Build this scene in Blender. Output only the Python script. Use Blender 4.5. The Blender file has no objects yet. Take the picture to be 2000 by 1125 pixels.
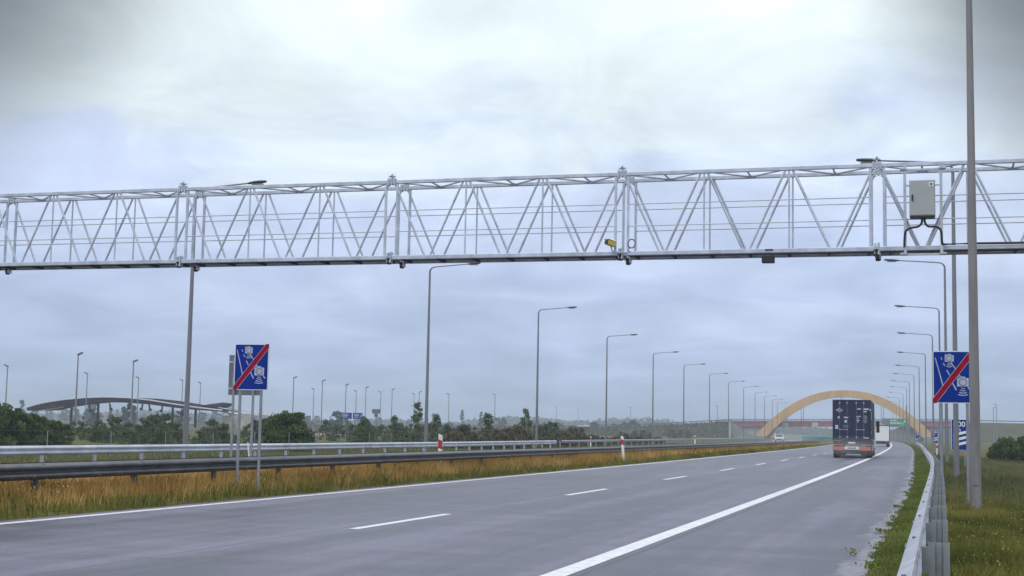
import bpy, math, random
import numpy as np
from mathutils import Vector, Matrix

scene = bpy.context.scene
col = scene.collection
R = math.radians

# ------------------------------------------------------------------ camera
F_PX, YAW, PITCH, ROLL, CAM_H = 2748.1, .29266, .09832, .01856, 1.417
fw = Vector((-math.sin(YAW)*math.cos(PITCH), math.cos(YAW)*math.cos(PITCH), math.sin(PITCH)))
r0 = Vector((math.cos(YAW), math.sin(YAW), 0)); u0 = r0.cross(fw)
rt = r0*math.cos(ROLL)+u0*math.sin(ROLL); up = u0*math.cos(ROLL)-r0*math.sin(ROLL)
cam_d = bpy.data.cameras.new('camera'); cam = bpy.data.objects.new('camera', cam_d); col.objects.link(cam)
cam_d.sensor_width = 36; cam_d.lens = F_PX*36/2000; cam_d.clip_start = .05; cam_d.clip_end = 9000
M3 = Matrix((rt, up, -fw)).transposed().to_4x4(); M3.translation = Vector((0, 0, CAM_H))
cam.matrix_world = M3
scene.camera = cam

def bear(x, Y, y=835):
    """real X of what stands Y metres up the road on the bearing of photo column x"""
    v = fw+rt*((x-1000)/F_PX)+up*((562.5-y)/F_PX)
    return v.x*Y/v.y

# ------------------------------------------------------------------ world
W = bpy.data.worlds.new('World'); scene.world = W; W.use_nodes = True
nt = W.node_tree; nt.nodes.clear()
def N(t, kind, **kw):
    n = t.nodes.new(kind)
    for k, v in kw.items():
        if k in n.inputs.keys() if isinstance(k, str) else False: n.inputs[k].default_value = v
        else: setattr(n, k, v)
    return n
SUN_EL, SUN_AZ = R(52), R(200)
def build_world():
    L = nt.links.new
    out = nt.nodes.new('ShaderNodeOutputWorld')
    sky = nt.nodes.new('ShaderNodeTexSky'); sky.sky_type = 'NISHITA'; sky.sun_disc = False
    sky.sun_elevation = SUN_EL; sky.sun_rotation = SUN_AZ
    bg1 = nt.nodes.new('ShaderNodeBackground'); bg1.inputs[1].default_value = .1
    L(sky.outputs[0], bg1.inputs[0])
    tc = nt.nodes.new('ShaderNodeTexCoord')
    sep = nt.nodes.new('ShaderNodeSeparateXYZ'); L(tc.outputs['Generated'], sep.inputs[0])
    def math_(op, a, b=None, c=False):
        m = nt.nodes.new('ShaderNodeMath'); m.operation = op; m.use_clamp = c
        for i, v in enumerate((a, b)):
            if v is None: continue
            if isinstance(v, (int, float)): m.inputs[i].default_value = v
            else: L(v, m.inputs[i])
        return m.outputs[0]
    def ramp(fac, stops, interp='LINEAR'):
        r = nt.nodes.new('ShaderNodeValToRGB'); r.color_ramp.interpolation = interp
        el = r.color_ramp.elements
        el[0].position = stops[0][0]; el[0].color = (*stops[0][1], 1)
        el[1].position = stops[-1][0]; el[1].color = (*stops[-1][1], 1)
        for p, c in stops[1:-1]:
            e = el.new(p); e.color = (*c, 1)
        L(fac, r.inputs[0]); return r.outputs[0]
    zz = math_('MAXIMUM', sep.outputs[2], 0.0)
    den = math_('ADD', zz, .16)
    cx = math_('DIVIDE', sep.outputs[0], den); cy = math_('DIVIDE', sep.outputs[1], den)
    cmb = nt.nodes.new('ShaderNodeCombineXYZ'); L(cx, cmb.inputs[0]); L(cy, cmb.inputs[1])
    n1 = nt.nodes.new('ShaderNodeTexNoise'); n1.inputs['Scale'].default_value = 2.3
    n1.inputs['Detail'].default_value = 6; n1.inputs['Roughness'].default_value = .52; n1.inputs['Distortion'].default_value = .5
    L(cmb.outputs[0], n1.inputs['Vector'])
    n2 = nt.nodes.new('ShaderNodeTexNoise'); n2.inputs['Scale'].default_value = .9; n2.inputs['Detail'].default_value = 3
    L(cmb.outputs[0], n2.inputs['Vector'])
    mixn = math_('ADD', math_('MULTIPLY', n1.outputs[0], .62), math_('MULTIPLY', n2.outputs[0], .38))
    dev_ = math_('SUBTRACT', mixn, .5)
    # brightness of the overcast by elevation, broken by the clouds
    t = math_('ADD', zz, math_('MULTIPLY', dev_, .34), True)
    base = ramp(t, [(0, (.41, .53, .75)), (.05, (.48, .60, .85)), (.10, (.57, .68, .94)), (.135, (.65, .75, 1.0)), (.175, (.71, .82, 1.05)),
                    (.205, (.83, .95, 1.05)), (.245, (.92, 1.04, 1.07)), (.45, (1.04, 1.12, 1.15)), (1, (1.3, 1.33, 1.40))])
    n3 = nt.nodes.new('ShaderNodeTexNoise'); n3.inputs['Scale'].default_value = 7.0; n3.inputs['Detail'].default_value = 7; n3.inputs['Roughness'].default_value = .56; n3.inputs['Distortion'].default_value = .8
    mp3 = nt.nodes.new('ShaderNodeMapping'); mp3.inputs['Scale'].default_value = (1, 1, 2.0); L(tc.outputs['Generated'], mp3.inputs[0]); L(mp3.outputs[0], n3.inputs['Vector'])
    shade = math_('ADD', math_('ADD', math_('MULTIPLY', n3.outputs[0], .66), math_('MULTIPLY', mixn, .14)), .61)
    vs_ = nt.nodes.new('ShaderNodeVectorMath'); vs_.operation = 'SCALE'; L(base, vs_.inputs[0]); L(shade, vs_.inputs['Scale'])
    base = vs_.outputs[0]
    # corner vignette painted into the sky colour as two dark zones
    dark = None
    for px, py, a0, a1 in ((-240, -230, .975, .9985), (2270, -160, .978, .9985)):
        d = (fw+rt*((px-1000)/F_PX)+up*((562.5-py)/F_PX)).normalized()
        vm = nt.nodes.new('ShaderNodeVectorMath'); vm.operation = 'DOT_PRODUCT'
        L(tc.outputs['Generated'], vm.inputs[0]); vm.inputs[1].default_value = d
        dd = math_('ADD', vm.outputs['Value'], math_('MULTIPLY', dev_, .008))
        mr = nt.nodes.new('ShaderNodeMapRange'); mr.interpolation_type = 'SMOOTHSTEP'
        mr.inputs[1].default_value = a0; mr.inputs[2].default_value = a1
        L(dd, mr.inputs[0])
        dark = mr.outputs[0] if dark is None else math_('MAXIMUM', dark, mr.outputs[0])
    mx = nt.nodes.new('ShaderNodeMix'); mx.data_type = 'RGBA'
    L(math_('MULTIPLY', dark, .9), mx.inputs[0]); L(base, mx.inputs[6]); mx.inputs[7].default_value = (.10, .115, .14, 1)
    bg2 = nt.nodes.new('ShaderNodeBackground'); bg2.inputs[1].default_value = 1.0
    L(mx.outputs[2], bg2.inputs[0])
    ms = nt.nodes.new('ShaderNodeMixShader'); ms.inputs[0].default_value = .93
    L(bg1.outputs[0], ms.inputs[1]); L(bg2.outputs[0], ms.inputs[2]); L(ms.outputs[0], out.inputs[0])
build_world()

sd = bpy.data.lights.new('sun', 'SUN'); sd.energy = .8; sd.angle = R(20); sd.color = (1, .96, .9)
so = bpy.data.objects.new('sun', sd); col.objects.link(so)
so.rotation_euler = (R(90)-SUN_EL, 0, math.pi-SUN_AZ)
scene.view_settings.view_transform = 'Standard'; scene.view_settings.look = 'None'
scene.view_settings.gamma = 1; scene.view_settings.exposure = 0
scene.cycles.volume_bounces = 0
scene.cycles.max_bounces = 8
scene.cycles.volume_step_rate = 4

# ------------------------------------------------------------------ helpers
rng = random.Random(7); nrg = np.random.default_rng(11)

def tag(o, label=None, cat=None, group=None, kind=None):
    if label: o['label'] = label
    if cat: o['category'] = cat
    if group: o['group'] = group
    if kind: o['kind'] = kind
    return o

def empty(name, loc=(0, 0, 0), rz=0, label=None, cat=None, group=None):
    o = bpy.data.objects.new(name, None); col.objects.link(o)
    o.location = loc; o.rotation_euler = (0, 0, rz); o.empty_display_size = .3
    return tag(o, label, cat, group)

def frame_from(d):
    d = d.normalized(); a = Vector((0, 0, 1)) if abs(d.z) < .95 else Vector((0, 1, 0))
    x = d.cross(a).normalized(); y = x.cross(d).normalized()
    return x, y, d

class MB:
    def __init__(s): s.v = []; s.f = []; s.m = []
    def add(s, vs, fs, mi=0):
        b = len(s.v); s.v += [tuple(p) for p in vs]; s.f += [tuple(b+i for i in f) for f in fs]; s.m += [mi]*len(fs); return s
    def box(s, c, d, rz=0, mi=0, taper=1, M=None):
        hx, hy, hz = d[0]/2, d[1]/2, d[2]/2; vs = []
        for z, t in ((-hz, 1), (hz, taper)):
            for x, y in ((-hx, -hy), (hx, -hy), (hx, hy), (-hx, hy)):
                X, Y = x*t, y*t
                p = Vector((X*math.cos(rz)-Y*math.sin(rz), X*math.sin(rz)+Y*math.cos(rz), z))
                if M is not None: p = M @ p
                vs.append(Vector(c)+p)
        return s.add(vs, [(3, 2, 1, 0), (4, 5, 6, 7), (0, 1, 5, 4), (1, 2, 6, 5), (2, 3, 7, 6), (3, 0, 4, 7)], mi)
    def rod(s, p, q, r, n=8, r2=None, mi=0, square=False, cap=True):
        p, q = Vector(p), Vector(q); r2 = r if r2 is None else r2
        x, y, d = frame_from(q-p); vs = []; off = math.pi/4 if square else 0
        if square: n = 4; r *= 1.4142; r2 *= 1.4142
        for c, rr in ((p, r), (q, r2)):
            for i in range(n):
                a = 2*math.pi*i/n+off; vs.append(c+(x*math.cos(a)+y*math.sin(a))*rr)
        fs = [(i, (i+1) % n, n+(i+1) % n, n+i) for i in range(n)]
        if cap: fs += [tuple(range(n))[::-1], tuple(range(n, 2*n))]
        return s.add(vs, fs, mi)
    def tube(s, pts, rad, n=8, mi=0, cap=True):
        pts = [Vector(p) for p in pts]; vs = []
        if not hasattr(rad, '__len__'): rad = [rad]*len(pts)
        px = None
        for i, p in enumerate(pts):
            t = (pts[min(i+1, len(pts)-1)]-pts[max(i-1, 0)]).normalized()
            if px is None: x, y, _ = frame_from(t)
            else:
                x = (px-t*px.dot(t)).normalized(); y = t.cross(x)
            px = x
            for k in range(n):
                a = 2*math.pi*k/n; vs.append(p+(x*math.cos(a)+y*math.sin(a))*rad[i])
        fs = []
        for i in range(len(pts)-1):
            for k in range(n): fs.append((i*n+k, i*n+(k+1) % n, (i+1)*n+(k+1) % n, (i+1)*n+k))
        if cap: fs += [tuple(range(n))[::-1], tuple((len(pts)-1)*n+k for k in range(n))]
        return s.add(vs, fs, mi)
    def loft(s, rings, mi=0, close=True, cap=True):
        n = len(rings[0]); vs = [p for r in rings for p in r]; fs = []
        for i in range(len(rings)-1):
            for k in range(n if close else n-1): fs.append((i*n+k, i*n+(k+1) % n, (i+1)*n+(k+1) % n, (i+1)*n+k))
        if cap and close: fs += [tuple(range(n))[::-1], tuple((len(rings)-1)*n+k for k in range(n))]
        return s.add(vs, fs, mi)
    def poly(s, pts, n, th, mi=0):
        """flat outline pts (3D) extruded by th along n"""
        n = Vector(n).normalized()*th; k = len(pts); a = [Vector(p) for p in pts]; b = [p+n for p in a]
        return s.add(a+b, [tuple(range(k))[::-1], tuple(range(k, 2*k))]+[(i, (i+1) % k, k+(i+1) % k, k+i) for i in range(k)], mi)
    def build(s, name, mat, parent=None, loc=None, smooth=False, bevel=0):
        me = bpy.data.meshes.new(name); me.from_pydata(s.v, [], s.f)
        mats = mat if isinstance(mat, (list, tuple)) else [mat]
        for m in mats: me.materials.append(m)
        if len(mats) > 1: me.polygons.foreach_set('material_index', s.m)
        import bmesh
        bm = bmesh.new(); bm.from_mesh(me); bmesh.ops.recalc_face_normals(bm, faces=bm.faces); bm.to_mesh(me); bm.free()
        if smooth:
            me.shade_smooth()
            try: me.set_sharp_from_angle(angle=R(38))
            except Exception: pass
        me.update()
        o = bpy.data.objects.new(name, me); col.objects.link(o)
        if loc is not None: o.location = loc
        if parent is not None: o.parent = parent
        if bevel:
            b = o.modifiers.new('bevel', 'BEVEL'); b.width = bevel; b.segments = 2; b.limit_method = 'ANGLE'
        return o

def copy_tree(o, parent=None):
    c = o.copy(); col.objects.link(c); c.parent = parent
    for ch in [x for x in KIDS.get(o.name, [])]: copy_tree(ch, c)
    return c
KIDS = {}
def index_kids():
    KIDS.clear()
    for o in bpy.data.objects:
        if o.parent: KIDS.setdefault(o.parent.name, []).append(o)

ORD = ['first', 'second', 'third', 'fourth', 'fifth', 'sixth', 'seventh', 'eighth', 'ninth', 'tenth', 'eleventh', 'twelfth',
       'thirteenth', 'fourteenth', 'fifteenth', 'sixteenth', 'seventeenth', 'eighteenth', 'nineteenth', 'twentieth']
def ordn(i):
    if i < 20: return ORD[i]
    return {2: 'twenty', 3: 'thirty', 4: 'forty', 5: 'fifty', 6: 'sixty'}[(i+1)//10]+('-'+ORD[(i+1) % 10-1] if (i+1) % 10 else '')

# ------------------------------------------------------------------ materials
def mat(name, c, rough=.6, metal=0, noise=None, spec=.5, bump=None, c2=None, coords='Object', stretch=None):
    """principled with an optional two-tone noise: noise=(scale, amount)"""
    m = bpy.data.materials.new(name); m.use_nodes = True; t = m.node_tree; b = t.nodes['Principled BSDF']
    b.inputs['Base Color'].default_value = (*c, 1); b.inputs['Roughness'].default_value = rough
    b.inputs['Metallic'].default_value = metal; b.inputs['Specular IOR Level'].default_value = spec
    tc = t.nodes.new('ShaderNodeTexCoord'); mp = t.nodes.new('ShaderNodeMapping')
    t.links.new(tc.outputs[coords], mp.inputs[0])
    if stretch: mp.inputs['Scale'].default_value = stretch
    if noise:
        n = t.nodes.new('ShaderNodeTexNoise'); n.inputs['Scale'].default_value = noise[0]; n.inputs['Detail'].default_value = 6
        n.inputs['Roughness'].default_value = .62
        t.links.new(mp.outputs[0], n.inputs['Vector'])
        r = t.nodes.new('ShaderNodeValToRGB'); r.color_ramp.elements[0].position = .32; r.color_ramp.elements[1].position = .68
        a = noise[1]; k2 = c2 or tuple(x*(1+a) for x in c)
        r.color_ramp.elements[0].color = (*[x*(1-a) for x in c], 1) if not c2 else (*c, 1)
        r.color_ramp.elements[1].color = (*k2, 1)
        t.links.new(n.outputs[0], r.inputs[0]); t.links.new(r.outputs[0], b.inputs['Base Color'])
        mr = t.nodes.new('ShaderNodeMapRange'); mr.inputs[3].default_value = max(rough-.12, .05); mr.inputs[4].default_value = min(rough+.12, 1)
        t.links.new(n.outputs[0], mr.inputs[0]); t.links.new(mr.outputs[0], b.inputs['Roughness'])
    if bump:
        n = t.nodes.new('ShaderNodeTexNoise'); n.inputs['Scale'].default_value = bump[0]; n.inputs['Detail'].default_value = 4
        t.links.new(mp.outputs[0], n.inputs['Vector'])
        bp = t.nodes.new('ShaderNodeBump'); bp.inputs['Strength'].default_value = bump[1]; bp.inputs['Distance'].default_value = bump[2] if len(bump) > 2 else .02
        t.links.new(n.outputs[0], bp.inputs['Height']); t.links.new(bp.outputs[0], b.inputs['Normal'])
    return m

M = {}
M['post'] = mat('sign_post_steel', (.27, .285, .33), .5, .3, (3, .15))
M['galv'] = mat('galvanised_steel', (.46, .49, .56), .42, .35, (3.5, .14))
M['galv_rail'] = mat('galvanised_rail', (.50, .53, .61), .42, .3, (1.1, .2))
M['near_rail'] = mat('dull_zinc_rail', (.36, .38, .45), .5, .35, (2.6, .28), bump=(40, .15, .002))
M['near_post'] = mat('dull_zinc_post', (.26, .285, .31), .55, .3, (5, .25))
M['galv_pale'] = mat('pale_aluminium', (.50, .54, .64), .42, .35, (2.2, .24))
M['shaded_rail'] = mat('shade_toned_rail', (.05, .052, .062), .34, .4, (2, .35), c2=(.13, .133, .15))  # shaded face of the median rail painted in as a dark base colour
M['pole'] = mat('lamp_pole_steel', (.20, .205, .235), .55, .3, (2.5, .12), stretch=(1, 1, .2))
M['pole_near'] = mat('weathered_pole', (.215, .205, .215), .6, .1, (6, .2), stretch=(1, 1, .12))
M['dark_metal'] = mat('dark_metal', (.035, .038, .05), .5, .4, (5, .2))
M['lamp_head'] = mat('lamp_head_grey', (.10, .105, .125), .45, .2)
M['grate'] = mat('walkway_grating', (.06, .065, .09), .6, .4, (9, .3))
M['white'] = mat('white_paint', (.78, .78, .78), .45, 0, (5, .06))
M['line'] = mat('road_line_paint', (.56, .565, .60), .5, 0, (9, .1), c2=(.80, .81, .86))
M['blue'] = mat('sign_blue', (.002, .028, .25), .6, 0, (2, .12), spec=.12)
M['red'] = mat('sign_red', (.30, .002, .03), .6, 0, (3, .1), spec=.12)
M['signgrey'] = mat('sign_back_grey', (.16, .17, .21), .5, .3, (3, .12))
M['cab_grey'] = mat('cabinet_grey', (.36, .38, .39), .5, 0, (3, .06))
M['yellow'] = mat('camera_yellow', (.65, .50, .06), .4, 0, (8, .1))
M['black'] = mat('black_plastic', (.012, .012, .016), .4)
M['rubber'] = mat('tyre_rubber', (.02, .02, .023), .8)
M['navy'] = mat('container_navy', (.013, .018, .062), .45, .1, (1.6, .3))
M['decal'] = mat('decal_pale', (.50, .52, .60), .5)
M['pictogram'] = mat('faded_pictogram', (.40, .44, .56), .6, 0, (5, .15), spec=.15)
M['decal_teal'] = mat('decal_teal', (.05, .16, .2), .5)
M['orange'] = mat('lamp_orange', (.50, .10, .055), .4, 0, (9, .15))
M['plate'] = mat('plate_white', (.75, .75, .72), .4)
M['glass'] = mat('dark_glass', (.02, .025, .03), .08, 0, spec=.7)
M['carwhite'] = mat('car_white', (.55, .56, .59), .25, 0)
M['carsilver'] = mat('car_silver', (.62, .65, .7), .28, .3)
M['arch'] = mat('arch_ochre', (.58, .355, .15), .6, 0, (.3, .14), stretch=(1, 1, .4))
M['girder'] = mat('girder_pink', (.32, .085, .11), .55, 0, (.3, .16))
M['concrete'] = mat('pale_concrete', (.36, .36, .37), .8, 0, (.35, .1))
M['concrete_d'] = mat('grey_concrete', (.22, .225, .24), .8, 0, (.35, .12))
M['beige'] = mat('beige_concrete', (.46, .44, .38), .8, 0, (.4, .1))
M['roof'] = mat('canopy_slate', (.012, .010, .022), .9, 0, (.2, .15), spec=.02)
M['roof_edge'] = mat('canopy_fascia', (.62, .63, .68), .45, 0, (.3, .08))
M['teal'] = mat('teal_panel', (.02, .20, .17), .5, 0, (.2, .12))
M['green_sign'] = mat('sign_green', (.01, .26, .12), .4, 0, (.5, .1))
M['reflector_red'] = mat('reflector_red', (.5, .02, .02), .3)

# ground cover colours
def ground_mat():
    m = bpy.data.materials.new('verge_grass_ground'); m.use_nodes = True; t = m.node_tree; b = t.nodes['Principled BSDF']
    L = t.links.new; b.inputs['Roughness'].default_value = .95; b.inputs['Specular IOR Level'].default_value = .1
    tc = t.nodes.new('ShaderNodeTexCoord')
    def noise(s, d=5):
        n = t.nodes.new('ShaderNodeTexNoise'); n.inputs['Scale'].default_value = s; n.inputs['Detail'].default_value = d
        n.inputs['Roughness'].default_value = .65; L(tc.outputs['Object'], n.inputs['Vector']); return n.outputs[0]
    def rmp(f, a, b_, ca, cb):
        r = t.nodes.new('ShaderNodeValToRGB'); e = r.color_ramp.elements
        e[0].position = a; e[1].position = b_; e[0].color = (*ca, 1); e[1].color = (*cb, 1); L(f, r.inputs[0]); return r.outputs[0]
    g = rmp(noise(.35), .35, .65, (.06, .075, .022), (.13, .13, .042))
    d = rmp(noise(9), .35, .7, (.07, .055, .03), (.16, .13, .06))
    mx = t.nodes.new('ShaderNodeMix'); mx.data_type = 'RGBA'
    f = t.nodes.new('ShaderNodeMapRange'); f.inputs[1].default_value = .45; f.inputs[2].default_value = .62; L(noise(.12, 6), f.inputs[0])
    L(f.outputs[0], mx.inputs[0]); L(g, mx.inputs[6]); L(d, mx.inputs[7]); L(mx.outputs[2], b.inputs['Base Color'])
    bp = t.nodes.new('ShaderNodeBump'); bp.inputs['Strength'].default_value = .7; bp.inputs['Distance'].default_value = .06
    L(noise(14, 6), bp.inputs['Height']); L(bp.outputs[0], b.inputs['Normal'])
    return m
M['ground'] = ground_mat()

def asphalt_mat():
    m = bpy.data.materials.new('wet_asphalt'); m.use_nodes = True; t = m.node_tree; b = t.nodes['Principled BSDF']
    L = t.links.new
    uv = t.nodes.new('ShaderNodeUVMap'); sep = t.nodes.new('ShaderNodeSeparateXYZ'); L(uv.outputs[0], sep.inputs[0])
    def mp(sx, sy):
        k = t.nodes.new('ShaderNodeMapping'); k.inputs['Scale'].default_value = (sx, sy, 1); L(uv.outputs[0], k.inputs[0]); return k.outputs[0]
    def noise(v, s, d=5, r=.6):
        n = t.nodes.new('ShaderNodeTexNoise'); n.inputs['Scale'].default_value = s; n.inputs['Detail'].default_value = d
        n.inputs['Roughness'].default_value = r; L(v, n.inputs['Vector']); return n.outputs[0]
    def mth(op, a, b_=None, cl=False):
        k = t.nodes.new('ShaderNodeMath'); k.operation = op; k.use_clamp = cl
        for i, v in enumerate((a, b_)):
            if v is None: continue
            if isinstance(v, (int, float)): k.inputs[i].default_value = v
            else: L(v, k.inputs[i])
        return k.outputs[0]
    def mrange(f, a, b_, c, d, sm=True):
        k = t.nodes.new('ShaderNodeMapRange'); k.interpolation_type = 'SMOOTHSTEP' if sm else 'LINEAR'
        for i, v in zip((1, 2, 3, 4), (a, b_, c, d)): k.inputs[i].default_value = v
        L(f, k.inputs[0]); return k.outputs[0]
    streak = noise(mp(1.6, .05), 1, 6, .6)        # long streaks along the lanes
    blot = noise(mp(.35, .10), 1, 5, .6)
    cross = noise(mp(.35, 1.1), 1, 5, .6)         # drying / paver bands across
    grain = noise(mp(60, 60), 1, 3, .7)
    # wheel tracks: two polished bands in every lane
    trk = mth('SINE', mth('ADD', mth('MULTIPLY', sep.outputs[0], 2*math.pi/2.05), mth('MULTIPLY', noise(mp(.1, .02), 1, 2), 2.2)))
    v = mth('ADD', mth('ADD', mth('MULTIPLY', trk, .035), mth('MULTIPLY', streak, .42)), mth('ADD', mth('MULTIPLY', blot, .33), mth('MULTIPLY', cross, .25)))
    r = t.nodes.new('ShaderNodeValToRGB'); e = r.color_ramp.elements
    e[0].position = .425; e[1].position = .585; e[0].color = (.062, .063, .095, 1); e[1].color = (.168, .168, .232, 1)
    L(v, r.inputs[0])
    # pale silt washed up along the right edge of the hard shoulder
    edge = mth('ADD', sep.outputs[0], mth('MULTIPLY', mth('SUBTRACT', noise(mp(3, .7), 1.2, 6, .7), .5), 1.1))
    ef = mrange(edge, -1.12, -.80, 0, .5)
    mx = t.nodes.new('ShaderNodeMix'); mx.data_type = 'RGBA'; L(ef, mx.inputs[0]); L(r.outputs[0], mx.inputs[6])
    mx.inputs[7].default_value = (.36, .36, .40, 1)
    # tar seam between lane and hard shoulder, drip line down the middle of each lane
    def band(c, w, amt):
        d_ = mth('ABSOLUTE', mth('SUBTRACT', mth('ADD', sep.outputs[0], mth('MULTIPLY', mth('SUBTRACT', noise(mp(.3, .25), 1, 3), .5), w*1.2)), c))
        return mrange(d_, w*.5, w, amt, 0)
    dk = mth('ADD', mth('ADD', band(-3.36, .035, .45), band(-7.95, .03, .35)), mth('ADD', band(-5.7, .45, .10), band(-10.0, .45, .10)))
    mott = mrange(noise(mp(7, 7), 1, 5, .75), .3, .7, .88, 1.12, False)
    fac_ = mth('MULTIPLY', mth('SUBTRACT', 1.0, dk), mott)
    # grain
    gm = t.nodes.new('ShaderNodeMix'); gm.data_type = 'RGBA'; gm.blend_type = 'MULTIPLY'; gm.inputs[0].default_value = 1
    gc = mth('MULTIPLY', mrange(grain, .3, .7, .72, 1.28, False), fac_); cc = t.nodes.new('ShaderNodeCombineColor')
    for i in range(3): L(gc, cc.inputs[i])
    L(mx.outputs[2], gm.inputs[6]); L(cc.outputs[0], gm.inputs[7]); L(gm.outputs[2], b.inputs['Base Color'])
    L(mrange(v, .38, .62, .38, .62, False), b.inputs['Roughness']); b.inputs['Specular IOR Level'].default_value = .32
    bp = t.nodes.new('ShaderNodeBump'); bp.inputs['Strength'].default_value = .35; bp.inputs['Distance'].default_value = .004
    L(grain, bp.inputs['Height']); L(bp.outputs[0], b.inputs['Normal'])
    return m
M['asphalt'] = asphalt_mat()
M['bank_earth'] = mat('bank_earth', (.05, .055, .028), .95, 0, (.25, .3), spec=.1, c2=(.095, .09, .05))

def blade_mat(name, ca, cb, scale=1.2, tip=None):
    m = bpy.data.materials.new(name); m.use_nodes = True; t = m.node_tree; b = t.nodes['Principled BSDF']; L = t.links.new
    b.inputs['Roughness'].default_value = .75; b.inputs['Specular IOR Level'].default_value = .2
    a = t.nodes.new('ShaderNodeAttribute'); a.attribute_name = 'tone'
    r = t.nodes.new('ShaderNodeValToRGB'); e = r.color_ramp.elements
    e[0].position = .1; e[1].position = .9; e[0].color = (*ca, 1); e[1].color = (*cb, 1)
    L(a.outputs['Fac'], r.inputs[0]); L(r.outputs[0], b.inputs['Base Color'])
    tr = t.nodes.new('ShaderNodeBsdfTranslucent'); L(r.outputs[0], tr.inputs[0])
    ms = t.nodes.new('ShaderNodeMixShader'); ms.inputs[0].default_value = .3
    o = t.nodes['Material Output']; L(b.outputs[0], ms.inputs[1]); L(tr.outputs[0], ms.inputs[2]); L(ms.outputs[0], o.inputs[0])
    return m
M['grass_green'] = blade_mat('green_blades', (.09, .11, .022), (.30, .28, .075))
M['grass_verge'] = blade_mat('verge_blades', (.08, .11, .025), (.22, .26, .07))
M['grass_field'] = blade_mat('field_blades', (.07, .09, .035), (.18, .18, .08))
M['grass_dry'] = blade_mat('dry_blades', (.36, .19, .035), (.80, .54, .21))
M['leaf_dark'] = blade_mat('leaf_dark_green', (.02, .045, .014), (.12, .19, .05))
M['leaf_mid'] = blade_mat('leaf_mid_green', (.05, .08, .04), (.15, .20, .095))
M['leaf_pale'] = blade_mat('leaf_grey_green', (.08, .11, .06), (.20, .24, .15))
M['leaf_brown'] = blade_mat('leaf_russet', (.085, .07, .045), (.19, .165, .10))
M['leaf_far'] = blade_mat('leaf_far', (.04, .06, .045), (.10, .13, .10))
M['bark'] = mat('bark', (.09, .075, .06), .9, 0, (8, .3))

# ------------------------------------------------------------------ the lie of the land
K = 1.15e-4
def sst(a, b, x):
    t = min(max((x-a)/(b-a), 0), 1); return t*t*(3-2*t)
def dev(Y): return .5*K*Y*Y if 0 < Y <= 700 else (0 if Y <= 0 else .5*K*490000+K*700*(Y-700))
def split(Y): return 5.5*(1-math.exp(-max(0, Y-80)/120.))
def grade(Y):
    if Y < 0: return 0
    return -.002*min(Y, 700)
PROF = [(-2500, -.3), (-300, -.3), (-120, -.35), (-60, -.4), (-40, -.45), (-33, -.35), (-29.5, -.15), (-27.2, -.12), (-26.3, -.2), (-16, -.14), (-15.2, -.02),
        (-14.4, .27), (-13.7, .20), (-13.0, .08), (-12.62, .012), (-12.5, -.05), (-.9, -.05), (-.74, .012), (-.3, .05), (.15, .03), (.8, .0), (2, -.1), (5, -.25), (12, -.3), (40, -.3), (300, -.3), (2500, -.3)]
def prof(s):
    for (a, za), (b, zb) in zip(PROF, PROF[1:]):
        if s <= b:
            t = min(max((s-a)/(b-a), 0), 1); return za+(zb-za)*t
    return PROF[-1][1]
def wx(s, Y):
    e = split(Y)*(1-sst(-15.2, -14.0, s))
    b_ = .22*math.exp(-((Y-45)/30.)**2)*sst(-2.2, -.9, s)*(1-sst(2, 8, s))
    return s-dev(Y)-e+b_
def gz(s, Y): return prof(s)+grade(Y)
def P(s, Y, z): return Vector((wx(s, Y), Y, z+grade(Y)))

def ground():
    ss = [-2500, -1500, -900, -600, -400, -300, -200, -120, -90, -60, -48, -40, -36, -33, -31, -29.5, -28.3, -27.2, -26.3, -22, -16, -15.2, -14.8, -14.4, -14, -13.5,
          -13.2, -13.0, -12.8, -12.62, -12.5, -9, -5, -.9, -.74, -.5, -.3, -.1, .15, .4, .8, 1.3, 2, 3, 4, 5, 7, 9, 12, 18, 26, 40, 70, 120, 200, 300, 500, 900, 1500, 2500]
    ys = [-200, -80, -40, -20, -10]+[0+2*i for i in range(40)]+[80+5*i for i in range(24)]+[200+20*i for i in range(26)]+[750, 850, 1000, 1300, 1700, 2200]
    vs = []; r_ = random.Random(3)
    for y in ys:
        for s in ss:
            j = 0
            if s > .1 or (-15 < s < -12.7) or s < -28: j = r_.uniform(-.025, .025)
            vs.append((wx(s, y) if abs(s) < 400 else s, y, gz(s, y)+j))
    n = len(ss); fs = [(i*n+k, i*n+k+1, (i+1)*n+k+1, (i+1)*n+k) for i in range(len(ys)-1) for k in range(n-1)]
    o = MB().add(vs, fs).build('ground', M['ground'], smooth=True); tag(o, kind='structure')
ground()

def strip(name, s0, s1, ys, z, m, nd=1, kind='structure'):
    me = bpy.data.meshes.new(name); vs = []; uvs = []; S = [s0+(s1-s0)*i/nd for i in range(nd+1)]
    for y in ys:
        for s in S: vs.append(P(s, y, z(s) if callable(z) else z)); uvs.append((s, y))
    n = nd+1; fs = [(i*n+k, i*n+k+1, (i+1)*n+k+1, (i+1)*n+k) for i in range(len(ys)-1) for k in range(nd)]
    me.from_pydata([tuple(v) for v in vs], [], fs); me.materials.append(m)
    uvl = me.uv_layers.new(name='UVMap')
    for lp in me.loops: uvl.data[lp.index].uv = uvs[lp.vertex_index]
    o = bpy.data.objects.new(name, me); col.objects.link(o)
    if kind: o['kind'] = kind
    return o
YS = [-60, -30, -10]+[4*i for i in range(50)]+[200+10*i for i in range(50)]+[700, 800, 1000]
strip('road', -12.62, -.74, YS, 0, M['asphalt'], 4)
def zop(s): return prof(s)+.06 if s > -26 else -.13
strip('opposite_road', -26.2, -15.3, YS, lambda s: -.02-.1*(-15.3-s)/10.9, M['asphalt'], 4)
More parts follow.
